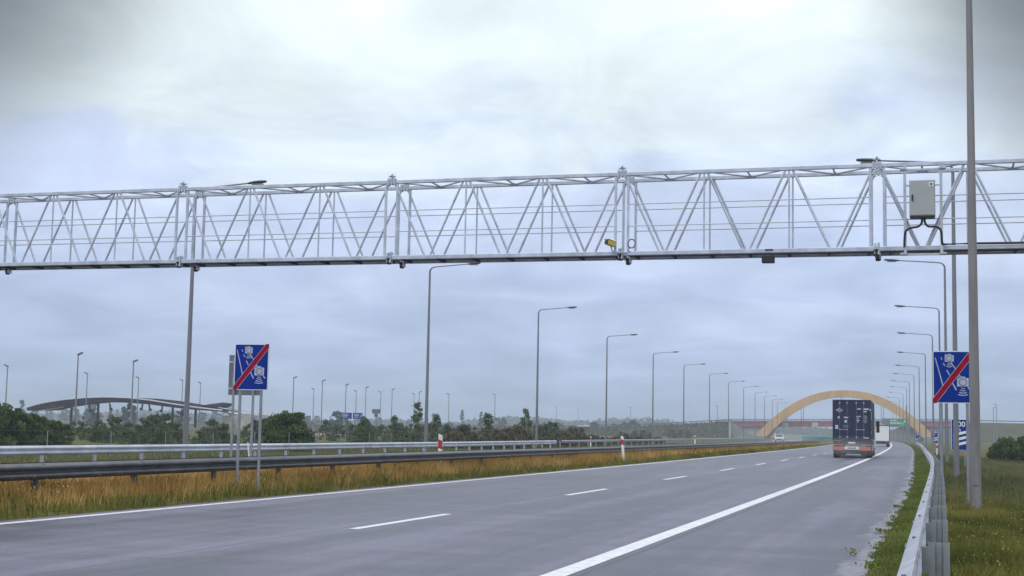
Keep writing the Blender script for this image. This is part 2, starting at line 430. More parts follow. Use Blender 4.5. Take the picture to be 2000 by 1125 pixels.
YL = [-10]+[3*i for i in range(70)]+[210+10*i for i in range(40)]
def edge_line(name, s0, s1): strip(name, s0, s1, YL, .004, M['line'])
edge_line('shoulder_line', -3.70, -3.46)
edge_line('median_line', -12.32, -12.14)
def opp_line(name, s): strip(name, s-.1, s+.1, YL, lambda q: -.02-.1*(-15.3-q)/10.9+.005, M['line'])
opp_line('opposite_edge_line', -15.9); opp_line('opposite_shoulder_line', -23.6)
def dashes():
    mb = MB(); k = -2
    while 18.3+12*k < 420:
        y0 = 18.3+12*k; s = -7.73; w = .075
        for a, b in ((y0, y0+2), (y0+2, y0+4)):
            vs = [P(s-w, a, .004), P(s+w, a, .004), P(s+w, b, .004), P(s-w, b, .004)]
            mb.add(vs, [(0, 1, 2, 3)])
        k += 1
    o = mb.build('lane_dashes', M['line']); o['kind'] = 'structure'
dashes()

# ------------------------------------------------------------------ guardrails
WP = [(0, 0), (.012, .012), (.075, .05), (.083, .065), (.083, .092), (.075, .108), (.012, .143), (.008, .155), (.012, .168), (.075, .203), (.083, .218), (.083, .245), (.075, .26), (.012, .298), (0, .31)]
def w_beam(sback, side, ztop, ys, zfun, hs=1.0):
    """side: +1 bulges towards +s, -1 towards -s"""
    rings = []
    for y in ys:
        z0 = zfun(sback, y)
        a = [Vector((wx(sback+side*u, y), y, z0+ztop-.31*hs+v*hs)) for u, v in WP]
        b = [Vector((wx(sback+side*(u-.006), y), y, z0+ztop-.31*hs+v*hs)) for u, v in reversed(WP)]
        rings.append(a+b)
    return MB().loft(rings)
def post_mesh(h, depth=.11, th=.055):
    mb = MB(); t = .006
    # sigma section: two lips, two webs, a recessed middle
    q = [(-.5, .9), (-.5, 0), (-.2, 0), (-.13, .55), (.13, .55), (.2, 0), (.5, 0), (.5, .9)]
    o_ = [Vector((u*depth, v*th, 0)) for u, v in q]; i_ = [Vector((u*depth*(1-.1), v*th+t, 0)) for u, v in q]
    lp = o_+i_[::-1]; zl, zh = Vector((0, 0, -.4)), Vector((0, 0, h))
    n_ = len(q); vs = [p+zl for p in lp]+[p+zh for p in lp]; m_ = len(lp)
    fs = [(i, (i+1) % m_, m_+(i+1) % m_, m_+i) for i in range(m_)]+[(m_+i, m_+i+1, m_+m_-2-i, m_+m_-1-i) for i in range(n_-1)]
    mb.add(vs, fs)
    mb.box((-depth/2-.02, .02, h-.12), (.05, .05, .18))
    return mb
def rail(name, label, sback, side, ztop, y0, y1, step, zfun, mrail, mpost, maxposts, double=None, phase=0, hs=1.0, pd=.11, po=.075):
    root = empty(name, (wx(sback, y0), y0, zfun(sback, y0)), 0, label, 'guardrail')
    ys = []; y = y0
    while y < y1: ys.append(y); y += 1.5 if y < 60 else 5
    def fix(o):
        o.parent = root; o.location = -root.location; return o
    if double is not None: fix(w_beam(double, -side, ztop, ys, zfun, hs).build('rail_beam', mrail, smooth=True))
    # lap joints: a slightly proud outer plate over each splice, with bolt heads
    jb = w_beam(sback, side, ztop, ys, zfun, hs); y = y0+phase
    while y < min(y1, 110):
        for v in (.078, .231):
            p = Vector((wx(sback+side*.083, y), y, zfun(sback, y)+ztop-.31*hs+v*hs))
            for dy in (-.09, 0, .09):
                jb.rod(p+Vector((0, dy, 0)), p+Vector((side*.012, dy, 0)), .013, 6, mi=1)
        # top edge bolts seen from above
        p = Vector((wx(sback+side*.035, y), y, zfun(sback, y)+ztop-.026))
        jb.rod(p, p+Vector((0, 0, .014)), .012, 6, mi=1)
        y += step
    fix(jb.build('rail_beam', [mrail, M['signgrey']], smooth=True))
    pm = None; y = y0+phase; i = 0
    mid = sback-side*po if double is None else (sback+double)/2
    while y < y1-step and i < maxposts:
        z = zfun(mid, y)
        if pm is None:
            pm = post_mesh(ztop-.05, pd).build('post', mpost, root)
            o = pm
        else:
            o = pm.copy(); col.objects.link(o)
        o.parent = root; o.location = Vector((wx(mid, y), y, z))-root.location
        i += 1; y += step
    return root
zr = lambda s, y: grade(y)
rail('guardrail', 'pale galvanised guardrail running up the right edge beside the camera', -.165, -1, .75, 3.9, 205, 2.83, zr, M['near_rail'], M['near_post'], 72, phase=.63, pd=.14, po=.13)
rail('guardrail', 'dark double guardrail along the median behind the orange grass', -13.48, 1, .75, 13, 270, 2.9, zr, M['shaded_rail'], M['shaded_rail'], 90, double=-13.75, phase=.5, hs=.84)
rail('guardrail', 'thin dull continuation of the far guardrail towards the arch', -27.3, 1, .75, 112, 330, 4.0, lambda s, y: grade(y)-.13, M['near_rail'], M['near_post'], 54, hs=.7)  # dimming by haze and spray put into a duller colour and thinner beam
rail('guardrail', 'bright silver guardrail on the far side of the opposite carriageway', -27.3, 1, .75, 33, 114, 3.0, lambda s, y: grade(y)-.13, M['galv_rail'], M['galv_pale'], 92, phase=.2)

# ------------------------------------------------------------------ street lamps
def lamp_post(name, X, Y, z0, side, H=11.0, arm=2.5, pm='pole', label='', group='', rb=.1, rt_=.055, tilt=0, low=False):
    root = empty(name, (X, Y, z0), 0, label, 'street lamp', group)
    n = 6 if low else 14
    MB().rod((0, 0, -.3), (0, 0, H-.3), rb, n, rt_).build('pole', M[pm], root, smooth=True)
    if not low:
        b = MB(); b.box((0, 0, .02), (.3, .3, .03))
        for dx in (-.12, .12):
            for dy in (-.12, .12): b.rod((dx, dy, .03), (dx, dy, .07), .014, 6)
        b.build('base_plate', M['post'], root)
        d = MB(); d.box((-side*0, -rb*.93, .75), (.09, .03, .38)); d.build('access_door', M[pm], root, bevel=.004)
    pts = [(0, 0, H-.3)]
    for a in (20, 45, 70): pts.append((side*.3*(1-math.cos(R(a))), 0, H-.3+.3*math.sin(R(a))))
    sl = math.tan(R(4.5))
    pts += [(side*.42, 0, H+.02), (side*arm, 0, H+(arm-.4)*sl)]
    MB().tube(pts, [rt_, rt_*.9, rt_*.8, rt_*.7, .035, .03], 6 if low else 8).build('arm', M[pm], root, smooth=True)
    x0 = side*arm; z = H+(arm-.4)*sl
    hb = MB(); rings = []
    for t, w, h1, h2 in ((-.08, .05, .03, .03), (.05, .11, .05, .05), (.25, .16, .07, .07), (.55, .155, .06, .07), (.72, .11, .04, .06), (.78, .05, .02, .04)):
        c = Vector((x0+side*t, 0, z+t*sl)); rings.append([c+Vector((0, w*math.cos(a), (h1 if math.sin(a) > 0 else h2)*math.sin(a))) for a in [2*math.pi*k/10 for k in range(10)]])
    hb.loft(rings); hd = hb.build('lamp_head', M['lamp_head'], root, smooth=True)
    if not low:
        g = MB(); g.box((x0+side*.38, 0, z-.06), (.5, .2, .03)); g.build('lens', M['cab_grey'], hd, bevel=.01)
    return root

LG = 'street lamps behind the far guardrail'
left = [(-29.3, 51.48), (-29.39, 80.15), (-31.03, 110.65), (-32.73, 143.4), (-34.06, 175.5), (-35.6, 207.3), (-36.94, 240.9), (-38.9, 278.2), (-40.2, 311), (-42.9, 354), (-44.7, 390), (-47.2, 432), (-50.5, 478)]
for i, (x, y) in enumerate(left):
    if i == 0: lb = 'tall lamp crossing behind the gantry at left, nearest lamp of the far row'
    elif i == 1: lb = 'tall lamp standing beside the white reflector post, first clear of the gantry'
    elif i == len(left)-1: lb = 'faintest lamp of the far row, its head in front of the ochre arch'
    else: lb = '%s lamp of the far row counting from the one behind the gantry' % ordn(i)
    lamp_post('street_lamp', x, y, grade(y)-.15, 1, 11.0-grade(y)+.15, 2.45, label=lb, group=LG, rb=.115, rt_=.06, low=i > 7)
RG = 'street lamps along the right verge'
right = [(.72, 28.2), (.68, 50.8), (.6, 81.8), (.37, 111.5), (-.18, 141.5), (-1.06, 175), (-2.12, 208.2), (-3.22, 237.1), (-4.5, 270), (-5.6, 303), (-7.2, 345), (-9.1, 390), (-11.2, 440), (-13.5, 490)]
for i, (x, y) in enumerate(right):
    z0 = grade(y)-.02
    if i == 0: lb = 'thick weathered lamp pole nearest the camera, in front of the blue sign'
    elif i == 1: lb = 'lamp behind the gantry whose dark head peeks over the cabinet bay'
    elif i == 2: lb = 'lamp whose head hangs just below the gantry at right'
    else: lb = '%s lamp of the right row counting from the thick near pole' % ordn(i)
    lamp_post('street_lamp', x, y, z0, -1, (11.0 if i != 1 else 10.88)-z0, 2.5, pm='pole_near' if i == 0 else 'pole', label=lb, group=RG, rb=.105 if i == 0 else .1, rt_=.055, low=i > 7)

# ------------------------------------------------------------------ gantry
GY, GZ, GH, GX, GS, GD = 36.43, 6.06, 2.136, -1.353, 6.6, 1.0
gantry = empty('sign_gantry', (GX, GY, 0), 0, 'long silver lattice gantry spanning both carriageways overhead', 'gantry')
def gpt(x, y, z): return Vector((x-GX, y-GY, z))
x_r, x_l = GX+GS, GX-5*GS
def chord(name, y, z, r):
    MB().rod(gpt(x_l, y, z), gpt(x_r, y, z), r, square=True).build(name, M['galv_pale'], gantry, bevel=.01)
for y in (GY, GY+GD):
    chord('top_chord', y, GZ+GH, .05); chord('bottom_chord', y, GZ, .055)
for n in range(-1, 5):
    x0 = GX-GS*n  # right end of the module
    for y in (GY, GY+GD):
        b3 = GS/3
        def part(nm, p, q, rr_, mm, **kw): MB().rod(p, q, rr_, **kw).build(nm, mm, gantry, smooth=not kw.get('square'))
        for k in range(3):
            xa = x0-b3*k; xb = xa-b3; xm = (xa+xb)/2
            part('diagonal_brace', gpt(xa-.10, y, GZ+GH-.05), gpt(xm+.09, y, GZ+.06), .032, M['galv_pale'], n=8)
            part('diagonal_brace', gpt(xb+.10, y, GZ+GH-.05), gpt(xm-.09, y, GZ+.06), .032, M['galv_pale'], n=8)
            if k: part('upright', gpt(xa, y, GZ), gpt(xa, y, GZ+GH), .024, M['galv_pale'], n=8)
        for dx in (-.17, -GS+.17): part('upright', gpt(x0+dx, y, GZ), gpt(x0+dx, y, GZ+GH), .03, M['galv_pale'], square=True)
        for fz in (.62, .345): part('handrail', gpt(x0-.17, y, GZ+GH*fz), gpt(x0-GS+.17, y, GZ+GH*fz), .015, M['galv'], n=6)
    # lattice of the top face and the bottom face with its walkway
    tb = MB(); b6 = GS/6
    for k in range(6):
        xa, xb = x0-b6*k, x0-b6*(k+1)
        ya, yb = (GY, GY+GD) if k % 2 == 0 else (GY+GD, GY)
        tb.rod(gpt(xa, ya, GZ+GH), gpt(xb, yb, GZ+GH), .025, 6)
        if k % 2: tb.rod(gpt(xa, GY, GZ+GH), gpt(xa, GY+GD, GZ+GH), .025, 6)
    tb.build('top_bracing', M['galv'], gantry)
    wb = MB(); wb.box(gpt(x0-GS/2, GY+GD/2, GZ+.02), (GS-.1, GD-.16, .03))
    for k in range(7): wb.box(gpt(x0-.25-k*1.01, GY+GD/2, GZ-.03), (.06, GD-.13, .06))
    wb.build('walkway_grating', M['grate'], gantry)
for n in range(0, 5):  # bolted joint plates between the modules
    x = GX-GS*n
    for y in (GY, GY+GD):
        jb = MB(); jb.box(gpt(x, y, GZ+GH+.05), (.23, .13, .04)); jb.box(gpt(x, y, GZ+GH+.05), (.05, .12, .26)); jb.box(gpt(x-.09, y, GZ+GH), (.05, .14, .2)); jb.box(gpt(x+.09, y, GZ+GH), (.05, .14, .2))
        jb.box(gpt(x, y, GZ+GH+.16), (.18, .12, .03)); jb.rod(gpt(x, y, GZ+GH+.17), gpt(x, y, GZ+GH+.23), .03, 6); jb.build('joint_plate', M['galv'], gantry)
        jb = MB(); jb.box(gpt(x+.03, y, GZ), (.05, .18, .3)); jb.box(gpt(x-.05, y, GZ), (.05, .17, .26)); jb.box(gpt(x-.01, y, GZ+.02), (.14, .15, .05)); jb.build('joint_plate', M['galv'], gantry)
        MB().rod(gpt(x-.02, y-.02, GZ-.02), gpt(x-.02, y-.02, GZ-.19), .09, 10, .06).build('joint_bolt', M['dark_metal'], gantry)
for x in (x_r+.1, x_l-.1):  # the legs, outside the frame
    lb = MB()
    for y in (GY, GY+GD): lb.rod(gpt(x, y, -.5), gpt(x, y, GZ+GH), .09, square=True)
    for k in range(5): lb.rod(gpt(x, GY+(GD if k % 2 else 0), .3+k*1.2), gpt(x, GY+(0 if k % 2 else GD), 1.5+k*1.2), .04, 6)
    lb.build('leg', M['galv_pale'], gantry)

# control cabinet hung on the gantry
cb = empty('control_cabinet', (-.24, GY-.2, 6.0), 0, 'grey metal control cabinet hung in a frame on the gantry at right', 'cabinet')
fr = MB()
for x in (-.43, .44): fr.rod((x, .02, -.13), (x, .02, 2.17), .035, square=True)
for z in (2.02, -.12): fr.box((.0, .02, z), (1.08, .06, .05))
for x in (-.47, .48):
    for z in (2.05, -.1): fr.box((x, .0, z), (.16, .12, .05))
for z in (1.62, ): fr.box((0, .02, z), (.83, .04, .03))
fr.build('frame', M['galv'], cb)
bx = MB().box((-.01, -.12, 1.26), (.62, .26, .90)).build('cabinet_body', M['cab_grey'], cb, bevel=.012)
MB().box((-.01, -.262, 1.26), (.585, .018, .86)).build('door', M['cab_grey'], cb, bevel=.006)
MB().box((-.245, -.29, 1.27), (.035, .04, .16)).build('handle', M['black'], cb, bevel=.006)
MB().box((.205, -.2735, 1.60), (.11, .004, .10)).build('sticker', M['white'], cb)
MB().rod((.205, -.2735, 1.60), (.205, -.279, 1.60), .035, 14).build('sticker_emblem', M['signgrey'], cb)
MB().box((-.01, -.12, .79), (.60, .22, .04)).build('gland_plate', M['dark_metal'], cb)
def bez(pts, n=10):
    out = []
    P_ = [Vector(p) for p in pts]
    for i in range(len(P_)-1):
        p0 = P_[max(i-1, 0)]; p1 = P_[i]; p2 = P_[i+1]; p3 = P_[min(i+2, len(P_)-1)]
        for k in range(n):
            t = k/n; out.append(.5*((2*p1)+(-p0+p2)*t+(2*p0-5*p1+4*p2-p3)*t*t+(-p0+3*p1-3*p2+p3)*t**3))
    out.append(P_[-1]); return out
MB().tube(bez([(-.02, -.1, .78), (-.03, -.08, .66), (-.12, -.06, .57), (-.3, -.04, .54), (-.42, -.03, .45), (-.45, -.02, .2), (-.45, 0, .06)], 5), .028, 8).build('cable', M['black'], cb, smooth=True)
MB().tube(bez([(.04, -.1, .78), (.05, -.08, .66), (.13, -.06, .57), (.3, -.04, .56), (.42, -.03, .47), (.45, -.02, .2), (.46, 0, .13)], 5), .028, 8).build('cable', M['black'], cb, smooth=True)
MB().tube([(.44, -.0, .12), (1.2, 0, .13), (2.4, 0, .125), (4.4, 0, .13)], .03, 8).build('cable', M['black'], cb, smooth=True)

# enforcement camera
ec = empty('traffic_camera', (-7.98, GY-.16, 6.05), 0, 'yellow camera housing on a bracket at the foot of the gantry', 'camera')
hm = Matrix.Rotation(R(-28), 3, 'Z') @ Matrix.Rotation(R(-10), 3, 'X')
hb = MB(); hb.box((-.27, -.12, .31), (.17, .36, .15), M=hm); hb.build('housing', M['yellow'], ec, bevel=.02)
MB().box(Vector((-.27, -.12, .31))+hm @ Vector((0, .0, .086)), (.2, .42, .02), M=hm).build('sunshield', M['yellow'], ec, bevel=.005)
MB().box(Vector((-.27, -.12, .31))+hm @ Vector((0, -.19, -.01)), (.14, .02, .12), M=hm).build('window', M['black'], ec)
MB().tube([(-.24, -.1, .22), (-.23, -.08, .1), (-.15, -.04, .04), (.1, 0, .02), (.25, .08, .02)], .025, 8).build('bracket', M['galv'], ec, smooth=True)
ec.scale = (.82, .82, .82)
cc = empty('cable_coil', (-7.66, GY-.09, 6.2), 0, 'loop of grey cable tied to the gantry upright beside the yellow camera', 'cable')
cp = [(.10*math.cos(a), .02*math.sin(3*a), .11+.115*math.sin(a)) for a in [2*math.pi*k/26+4 for k in range(27)]]
MB().tube(cp, .017, 6).build('cable_loop', M['signgrey'], cc, smooth=True)
MB().tube([(-.05, 0, .0), (-.1, .02, -.08), (-.02, .05, -.12)], .015, 6).build('cable_tail', M['signgrey'], cc, smooth=True)
db_ = empty('detector_box', (-4.08, GY-.02, 5.98), 0, 'small dark sensor box hanging under the middle of the gantry', 'sensor')
MB().box((0, -.02, -.14), (.32, .22, .2)).build('housing', M['dark_metal'], db_, bevel=.015)
MB().box((0, -.138, -.14), (.26, .012, .15)).build('face', M['black'], db_)
b = MB(); b.rod((0, 0, -.05), (0, 0, .1), .03, 8); b.box((.02, -.02, .1), (.2, .06, .04)); b.build('bracket', M['dark_metal'], db_)

# ------------------------------------------------------------------ road signs
def flat(mb, pts, X0, Z0, w, h, y, th, mi=0):
    """outline in sign units (0..1 right, 0..1 up) facing -Y"""
    mb.poly([(X0+(u-.5)*w, y, Z0+v*h) for u, v in pts], (0, -1, 0), th, mi)
def seg(a, b, w1, w2=None, asp=1.3):
    w2 = w1 if w2 is None else w2
    dx, dy = b[0]-a[0], (b[1]-a[1])*asp; l = math.hypot(dx, dy); nx, ny = -dy/l, dx/l
    return [(a[0]+nx*w1/2, a[1]+ny*w1/2/asp), (a[0]-nx*w1/2, a[1]-ny*w1/2/asp), (b[0]-nx*w2/2, b[1]-ny*w2/2/asp), (b[0]+nx*w2/2, b[1]+ny*w2/2/asp)]
def circ(c, r, asp=1.3, n=20): return [(c[0]+r*math.cos(2*math.pi*k/n), c[1]+r*math.sin(2*math.pi*k/n)/asp) for k in range(n)]
def camera_sign(loc, rz, w, h, zb, posts, label, plen):
    root = empty('road_sign', loc, rz, label, 'road sign', 'end of speed camera section signs')
    asp = h/w
    def rr(m, r_=.05):
        o = []
        for cx, cy, a0 in ((1-m-r_, 1-(m+r_)/asp, 0), (m+r_, 1-(m+r_)/asp, 90), (m+r_, (m+r_)/asp, 180), (1-m-r_, (m+r_)/asp, 270)):
            for k in range(5):
                a = R(a0+22.5*k); o.append((cx+r_*math.cos(a), cy+r_*math.sin(a)/asp))
        return o
    y = 0
    mb = MB(); flat(mb, rr(0), 0, zb, w, h, .012, .012); mb.build('panel', M['signgrey'], root)
    mb = MB(); flat(mb, rr(.001), 0, zb, w, h, 0, .003); mb.build('border', M['white'], root)
    mb = MB(); flat(mb, rr(.022, .03), 0, zb, w, h, -.003, .003); mb.build('field', M['blue'], root)
    mb = MB()
    U = lambda x, y_: ((x-245)/580., 1-(y_-130)/755.)
    def ln(a, b, w1, w2=None): flat(mb, seg(U(*a), U(*b), w1, w2, asp), 0, zb, w, h, -.006, .0015)
    ln((283, 225), (392, 640), .022, .028)
    ln((366, 222), (380, 258), .02); ln((396, 305), (420, 345), .024); ln((446, 405), (486, 480), .026); ln((516, 575), (580, 695), .032)
    ln((505, 295), (575, 395), .028); ln((612, 460), (645, 510), .03); ln((742, 652), (775, 692), .034)
    for cx, cy, s in ((484, 238, 1.), (672, 580, 1.28)):
        a, b_ = U(cx, cy); hw, hh = .11*s, .105*s/asp*.8
        flat(mb, [(a-hw, b_-hh), (a+hw, b_-hh), (a+hw, b_+hh), (a+hw*.5, b_+hh), (a+hw*.32, b_+hh*1.35), (a-hw*.32, b_+hh*1.35), (a-hw*.5, b_+hh), (a-hw, b_+hh)], 0, zb, w, h, -.006, .0015)
        flat(mb, [(a-hw*.95, b_+hh*1.12), (a-hw*.6, b_+hh*1.12), (a-hw*.6, b_+hh*1.35), (a-hw*.95, b_+hh*1.35)], 0, zb, w, h, -.006, .0015)
        for k in range(4 if s > 1 else 3):
            zz = b_-hh*1.45-k*.033*s; ww = (.035+.020*k)*s
            arc = [(a+ww*t, zz-.012*s*(1-t*t)) for t in (-1, -.5, 0, .5, 1)]
            arc2 = [(p, q+.014*s) for p, q in reversed(arc)]
            flat(mb, arc+arc2, 0, zb, w, h, -.006, .0015)
    mb.build('camera_pictogram', M['pictogram'], root)
    for cx, cy, s in ((484, 238, 1.), (672, 580, 1.28)):
        a, b_ = U(cx, cy)
        mb = MB(); flat(mb, circ((a, b_), .078*s, asp), 0, zb, w, h, -.0076, .001); mb.build('lens_ring', M['signgrey'], root)
        mc = MB(); flat(mc, circ((a, b_), .06*s, asp), 0, zb, w, h, -.0087, .001); mc.build('lens_disc', M['pictogram'], root)
    mb = MB(); flat(mb, [(.0, .0), (.09, .0), (1., .90), (1., 1.), (.90, 1.), (.0, .095)], 0, zb, w, h, -.0100, .001); mb.build('stripe_edge', M['pictogram'], root)
    mb = MB(); flat(mb, [(.0, .0), (.075, .0), (1., .915), (1., 1.), (.915, 1.), (.0, .08)], 0, zb, w, h, -.0112, .0015); mb.build('red_stripe', M['red'], root)
    for i, px in enumerate(posts):
        MB().rod((px, .045, -.3), (px, .045, zb+h*.93), .03, 12).build('post', M['post'], root, smooth=True)
    cl = MB()
    for px in posts:
        for f in (.2, .8): cl.box((px, .03, zb+h*f), (.12, .05, .04))
    cl.build('clamp', M['galv'], root)
    return root
camera_sign((.36, 30.2, 0), 0, .80, 1.07, 2.06, (-.24, .27), 'blue sign with red stripe on the right verge, partly behind the thick pole', 2)
camera_sign((-13.10, 25.5, .1), R(6), .72, .925, 1.95, (-.235, .21), 'blue sign with red stripe standing at the median rail', 2)
# its neighbour, seen from behind
bs = empty('road_sign', (-17.65, 34, .0), R(8), 'grey back of a sign facing the opposite carriageway, behind the blue sign', 'road sign')
MB().box((0, 0, 2.66), (.9, .02, 1.07)).build('panel', M['signgrey'], bs, bevel=.01)
mb = MB()
for z in (2.3, 3.0): mb.box((0, -.025, z), (.86, .03, .05))
mb.build('stiffener', M['galv'], bs)
for px in (-.28, .27): MB().rod((px, -.06, -.3), (px, -.06, 3.1), .035, 12).build('post', M['post'], bs, smooth=True)

def text_mesh(s, size, name, m, parent, loc, ext=.002):
    cu = bpy.data.curves.new('t', 'FONT'); cu.body = s; cu.size = size; cu.extrude = ext; cu.align_x = 'CENTER'; cu.offset = size*.012
    to = bpy.data.objects.new('t', cu); col.objects.link(to)
    dg = bpy.context.evaluated_depsgraph_get(); me = bpy.data.meshes.new_from_object(to.evaluated_get(dg))
    bpy.data.objects.remove(to)
    me.name = name; me.materials.clear(); me.materials.append(m)
    o = bpy.data.objects.new(name, me); col.objects.link(o); o.parent = parent
    o.location = loc; o.rotation_euler = (R(90), 0, 0); return o
def countdown(X, Y, nstr, label, zb):
    z0 = grade(Y)-.1
    w, h = .76, 1.5; root = empty('countdown_marker', (X, Y, z0), 0, label, 'road sign', 'blue countdown markers on the right verge')
    MB().box((0, 0, zb+h/2), (w, .02, h)).build('panel', M['white'], root, bevel=.01)
    MB().box((0, -.012, zb+h/2), (w-.04, .006, h-.04)).build('field', M['blue'], root)
    text_mesh('%d00' % nstr, .36, 'distance_number', M['white'], root, (0, -.018, zb+h-.36))
    text_mesh('m', .3, 'metre_letter', M['white'], root, (-.06, -.018, zb+h-.60))
    sb = MB()
    for k in range(nstr):
        zz = zb+.16+k*.25
        sb.poly([(-.3, -.0155, zz), (.34, -.0155, zz+.17), (.34, -.0155, zz+.30), (-.3, -.0155, zz+.13)], (0, -1, 0), .003)
    sb.build('stripe', M['white'], root)
    for px in (-.24, .24): MB().rod((px, .04, -.3), (px, .04, zb+h-.05), .03, 8).build('post', M['post'], root)
countdown(bear(1874, 72), 72, 3, 'blue countdown sign with three white stripes reading 300 m', .93)
countdown(bear(1825, 172), 172, 2, 'blue countdown sign with two white stripes, farther up the verge', .9)
countdown(bear(1792, 272), 272, 1, 'small distant blue countdown sign with a single white stripe', .9)

def delineator(loc, label, h=1.2, tilt=0, band='reflector_red', g='white reflector posts'):
    root = empty('delineator_post', loc, R(8), label, 'marker post', g); root.rotation_euler = (0, tilt, R(8))
    MB().poly([(-.06, -.02, -.2), (.06, -.02, -.2), (.06, -.02, h-.05), (-.06, -.02, h)], (0, 1, 0), .045).build('post', M['white'], root, bevel=.008)
    MB().poly([(-.061, -.023, h*.66), (.061, -.023, h*.62), (.061, -.023, h*.83), (-.061, -.023, h*.87)], (0, 1, 0), .002).build('reflector_band', M[band], root)
    MB().box((0, .035, h*.45), (.11, .012, h*.9)).build('back_strip', M['dark_metal'], root)
    return root
delineator(P(-13.9, 39.4, .05), 'white reflector post with red band rising behind the dark rail')
delineator((-13.25, 61.6, .0), 'leaning white reflector post in the grass beside the edge line', 1.12, R(-4))
mb = MB()
d2 = delineator(P(bear(1402, 150)+dev(150), 150, .05), 'small distant reflector post left of the arch foot', 1.15)
d3 = delineator(P(bear(1559, 187)+dev(187), 187, .0), 'distant reflector post just left of the black truck', 1.2)
delineator((bear(363, 56), 56, grade(56)-.15), 'white reflector post with orange band at the foot of the left lamp', 1.15, 0, 'orange')
delineator((bear(1154, 130), 130, grade(130)-.15), 'tiny white reflector post beyond the far rail in the russet scrub', 1.1)
delineator((bear(1829, 112), 112, grade(112)-.02), 'red banded post just behind the right guardrail', 1.0, R(2), 'reflector_red')
# small white lateral stay on the far rail
st = empty('rail_stay', (bear(486, 44), 44, -.2), 0, 'leaning white stay in front of the silver rail, between the sign posts', 'stay')
MB().rod((.12, 0, -.1), (-.02, .0, .92), .025, 8).build('stay_bar', M['white'], st)
MB().box((.12, 0, 0), (.14, .14, .04)).build('foot', M['white'], st)

# ------------------------------------------------------------------ lorries and cars
def wheel(parent, x, y, r, w=.28, twin=False):
    mb = MB(); prof_ = [(-w/2, r*.62), (-w/2, r*.93), (-w*.38, r), (w*.38, r), (w/2, r*.93), (w/2, r*.62)]
    n = 24; rings = []
    for u, rad in prof_: rings.append([Vector((x+u, y+rad*math.cos(2*math.pi*k/n), r+rad*math.sin(2*math.pi*k/n))) for k in range(n)])
    mb.loft(rings); ty = mb.build('wheel', M['rubber'], parent, smooth=True)
    rb = MB()
    for sgn in (-1, 1): rb.rod((x+sgn*w*.3, y, r), (x+sgn*w*.46, y, r), r*.6, 18, r*.5)
    rb.build('rim', M['galv'], ty, smooth=True)
    return ty
tr = empty('container_lorry', (-5.2, 94.4, grade(94)), R(1.3), 'black container lorry seen from behind in the right lane', 'lorry')
ct0, ct1, CL = 1.13, 3.76, 12.19; hw = 1.22
# container: frame, corrugated sides, doors
mb = MB()
for x in (-hw+.08, hw-.08):
    for y in (.09, CL-.09): mb.box((x, y, (ct0+ct1)/2), (.16, .18, ct1-ct0))
for z in (ct0+.07, ct1-.05):
    for x in (-hw+.05, hw-.05): mb.box((x, CL/2, z), (.1, CL-.36, .1))
    mb.box((0, .07, z), (2*hw-.32, .14, .12)); mb.box((0, CL-.07, z), (2*hw-.32, .14, .12))
cf = mb.build('container', M['navy'], tr, bevel=.01)
mb = MB()
for sgn in (-1, 1):
    pts = []; y = .2; k = 0
    while y < CL-.2:
        d = .035 if k % 4 in (1, 2) else 0
        pts.append((sgn*(hw-.05+.03-d), y)); y += .07 if k % 2 == 0 else .10; k += 1
    vs = [(a, b, ct0+.1) for a, b in pts]+[(a, b, ct1-.08) for a, b in pts]; n = len(pts)
    mb.add(vs, [(i, i+1, n+i+1, n+i) for i in range(n-1)])
mb.box((0, CL/2, ct1-.06), (2*hw-.16, CL-.2, .03)); mb.box((0, CL/2, ct0+.12), (2*hw-.16, CL-.2, .05)); mb.box((0, CL-.05, (ct0+ct1)/2), (2*hw-.3, .04, ct1-ct0-.2))
mb.build('container_wall', M['navy'], tr)
for sgn in (-1, 1):
    d = MB(); d.box((sgn*.53, .04, (ct0+ct1)/2), (1.04, .05, ct1-ct0-.26))
    for z in (1.55, 2.05, 2.55, 3.05): d.box((sgn*.53, .012, z), (.98, .02, .28), 0, 0, .97)
    do = d.build('container_door', M['navy'], tr, bevel=.006)
    for xx in (.29, .76):
        b = MB(); b.rod((sgn*xx, -.03, ct0+.05), (sgn*xx, -.03, ct1-.05), .017, 8); b.build('lock_rod', M['signgrey'], do, smooth=True)
        b = MB()
        for z in (ct0+.22, ct1-.2): b.box((sgn*xx, -.035, z), (.09, .05, .1))
        b.build('cam_keeper', M['cab_grey'], do)
    b = MB(); b.box((sgn*.53, -.05, 1.83), (.5, .03, .035)); b.box((sgn*.30, -.04, 1.83), (.08, .05, .07)); b.box((sgn*.77, -.04, 1.83), (.08, .05, .07)); b.build('door_handle', M['cab_grey'], do)
dc = MB()
def dec(x, z, w, h): dc.box((x, -.022, z), (w, .006, h))
xs = lambda px: (px-450)/300.*1.22; zs = lambda py: ct1-(py-95)/690.*(ct1-ct0)
for x, y, w, h in ((255, 245, 40, 10), (255, 272, 100, 13), (262, 300, 40, 8), (565, 248, 50, 18), (672, 250, 78, 22), (738, 262, 16, 26), (655, 292, 48, 18), (362, 396, 60, 20),
                   (555, 375, 66, 12), (545, 405, 26, 12), (545, 440, 50, 12), (545, 468, 22, 12), (677, 738, 60, 16), (250, 395, 30, 30)):
    dec(xs(x), zs(y), w*.0046, h*.0046)
dc.build('decal', M['decal'], tr)
d = MB(); d.box((xs(358), -.022, zs(462)), (.17, .006, .17)); d.box((xs(215), -.022, zs(560)), (.18, .006, .26)); d.build('placard', M['decal'], tr)
d = MB(); d.box((xs(355), -.022, zs(545)), (.34, .006, .16)); d.build('teal_label', M['decal_teal'], tr)
d = MB()
for x in (650, 655):
    pass
for z in (390, 455): d.rod((xs(658), -.021, zs(z)), (xs(658), -.027, zs(z)), .14, 16)
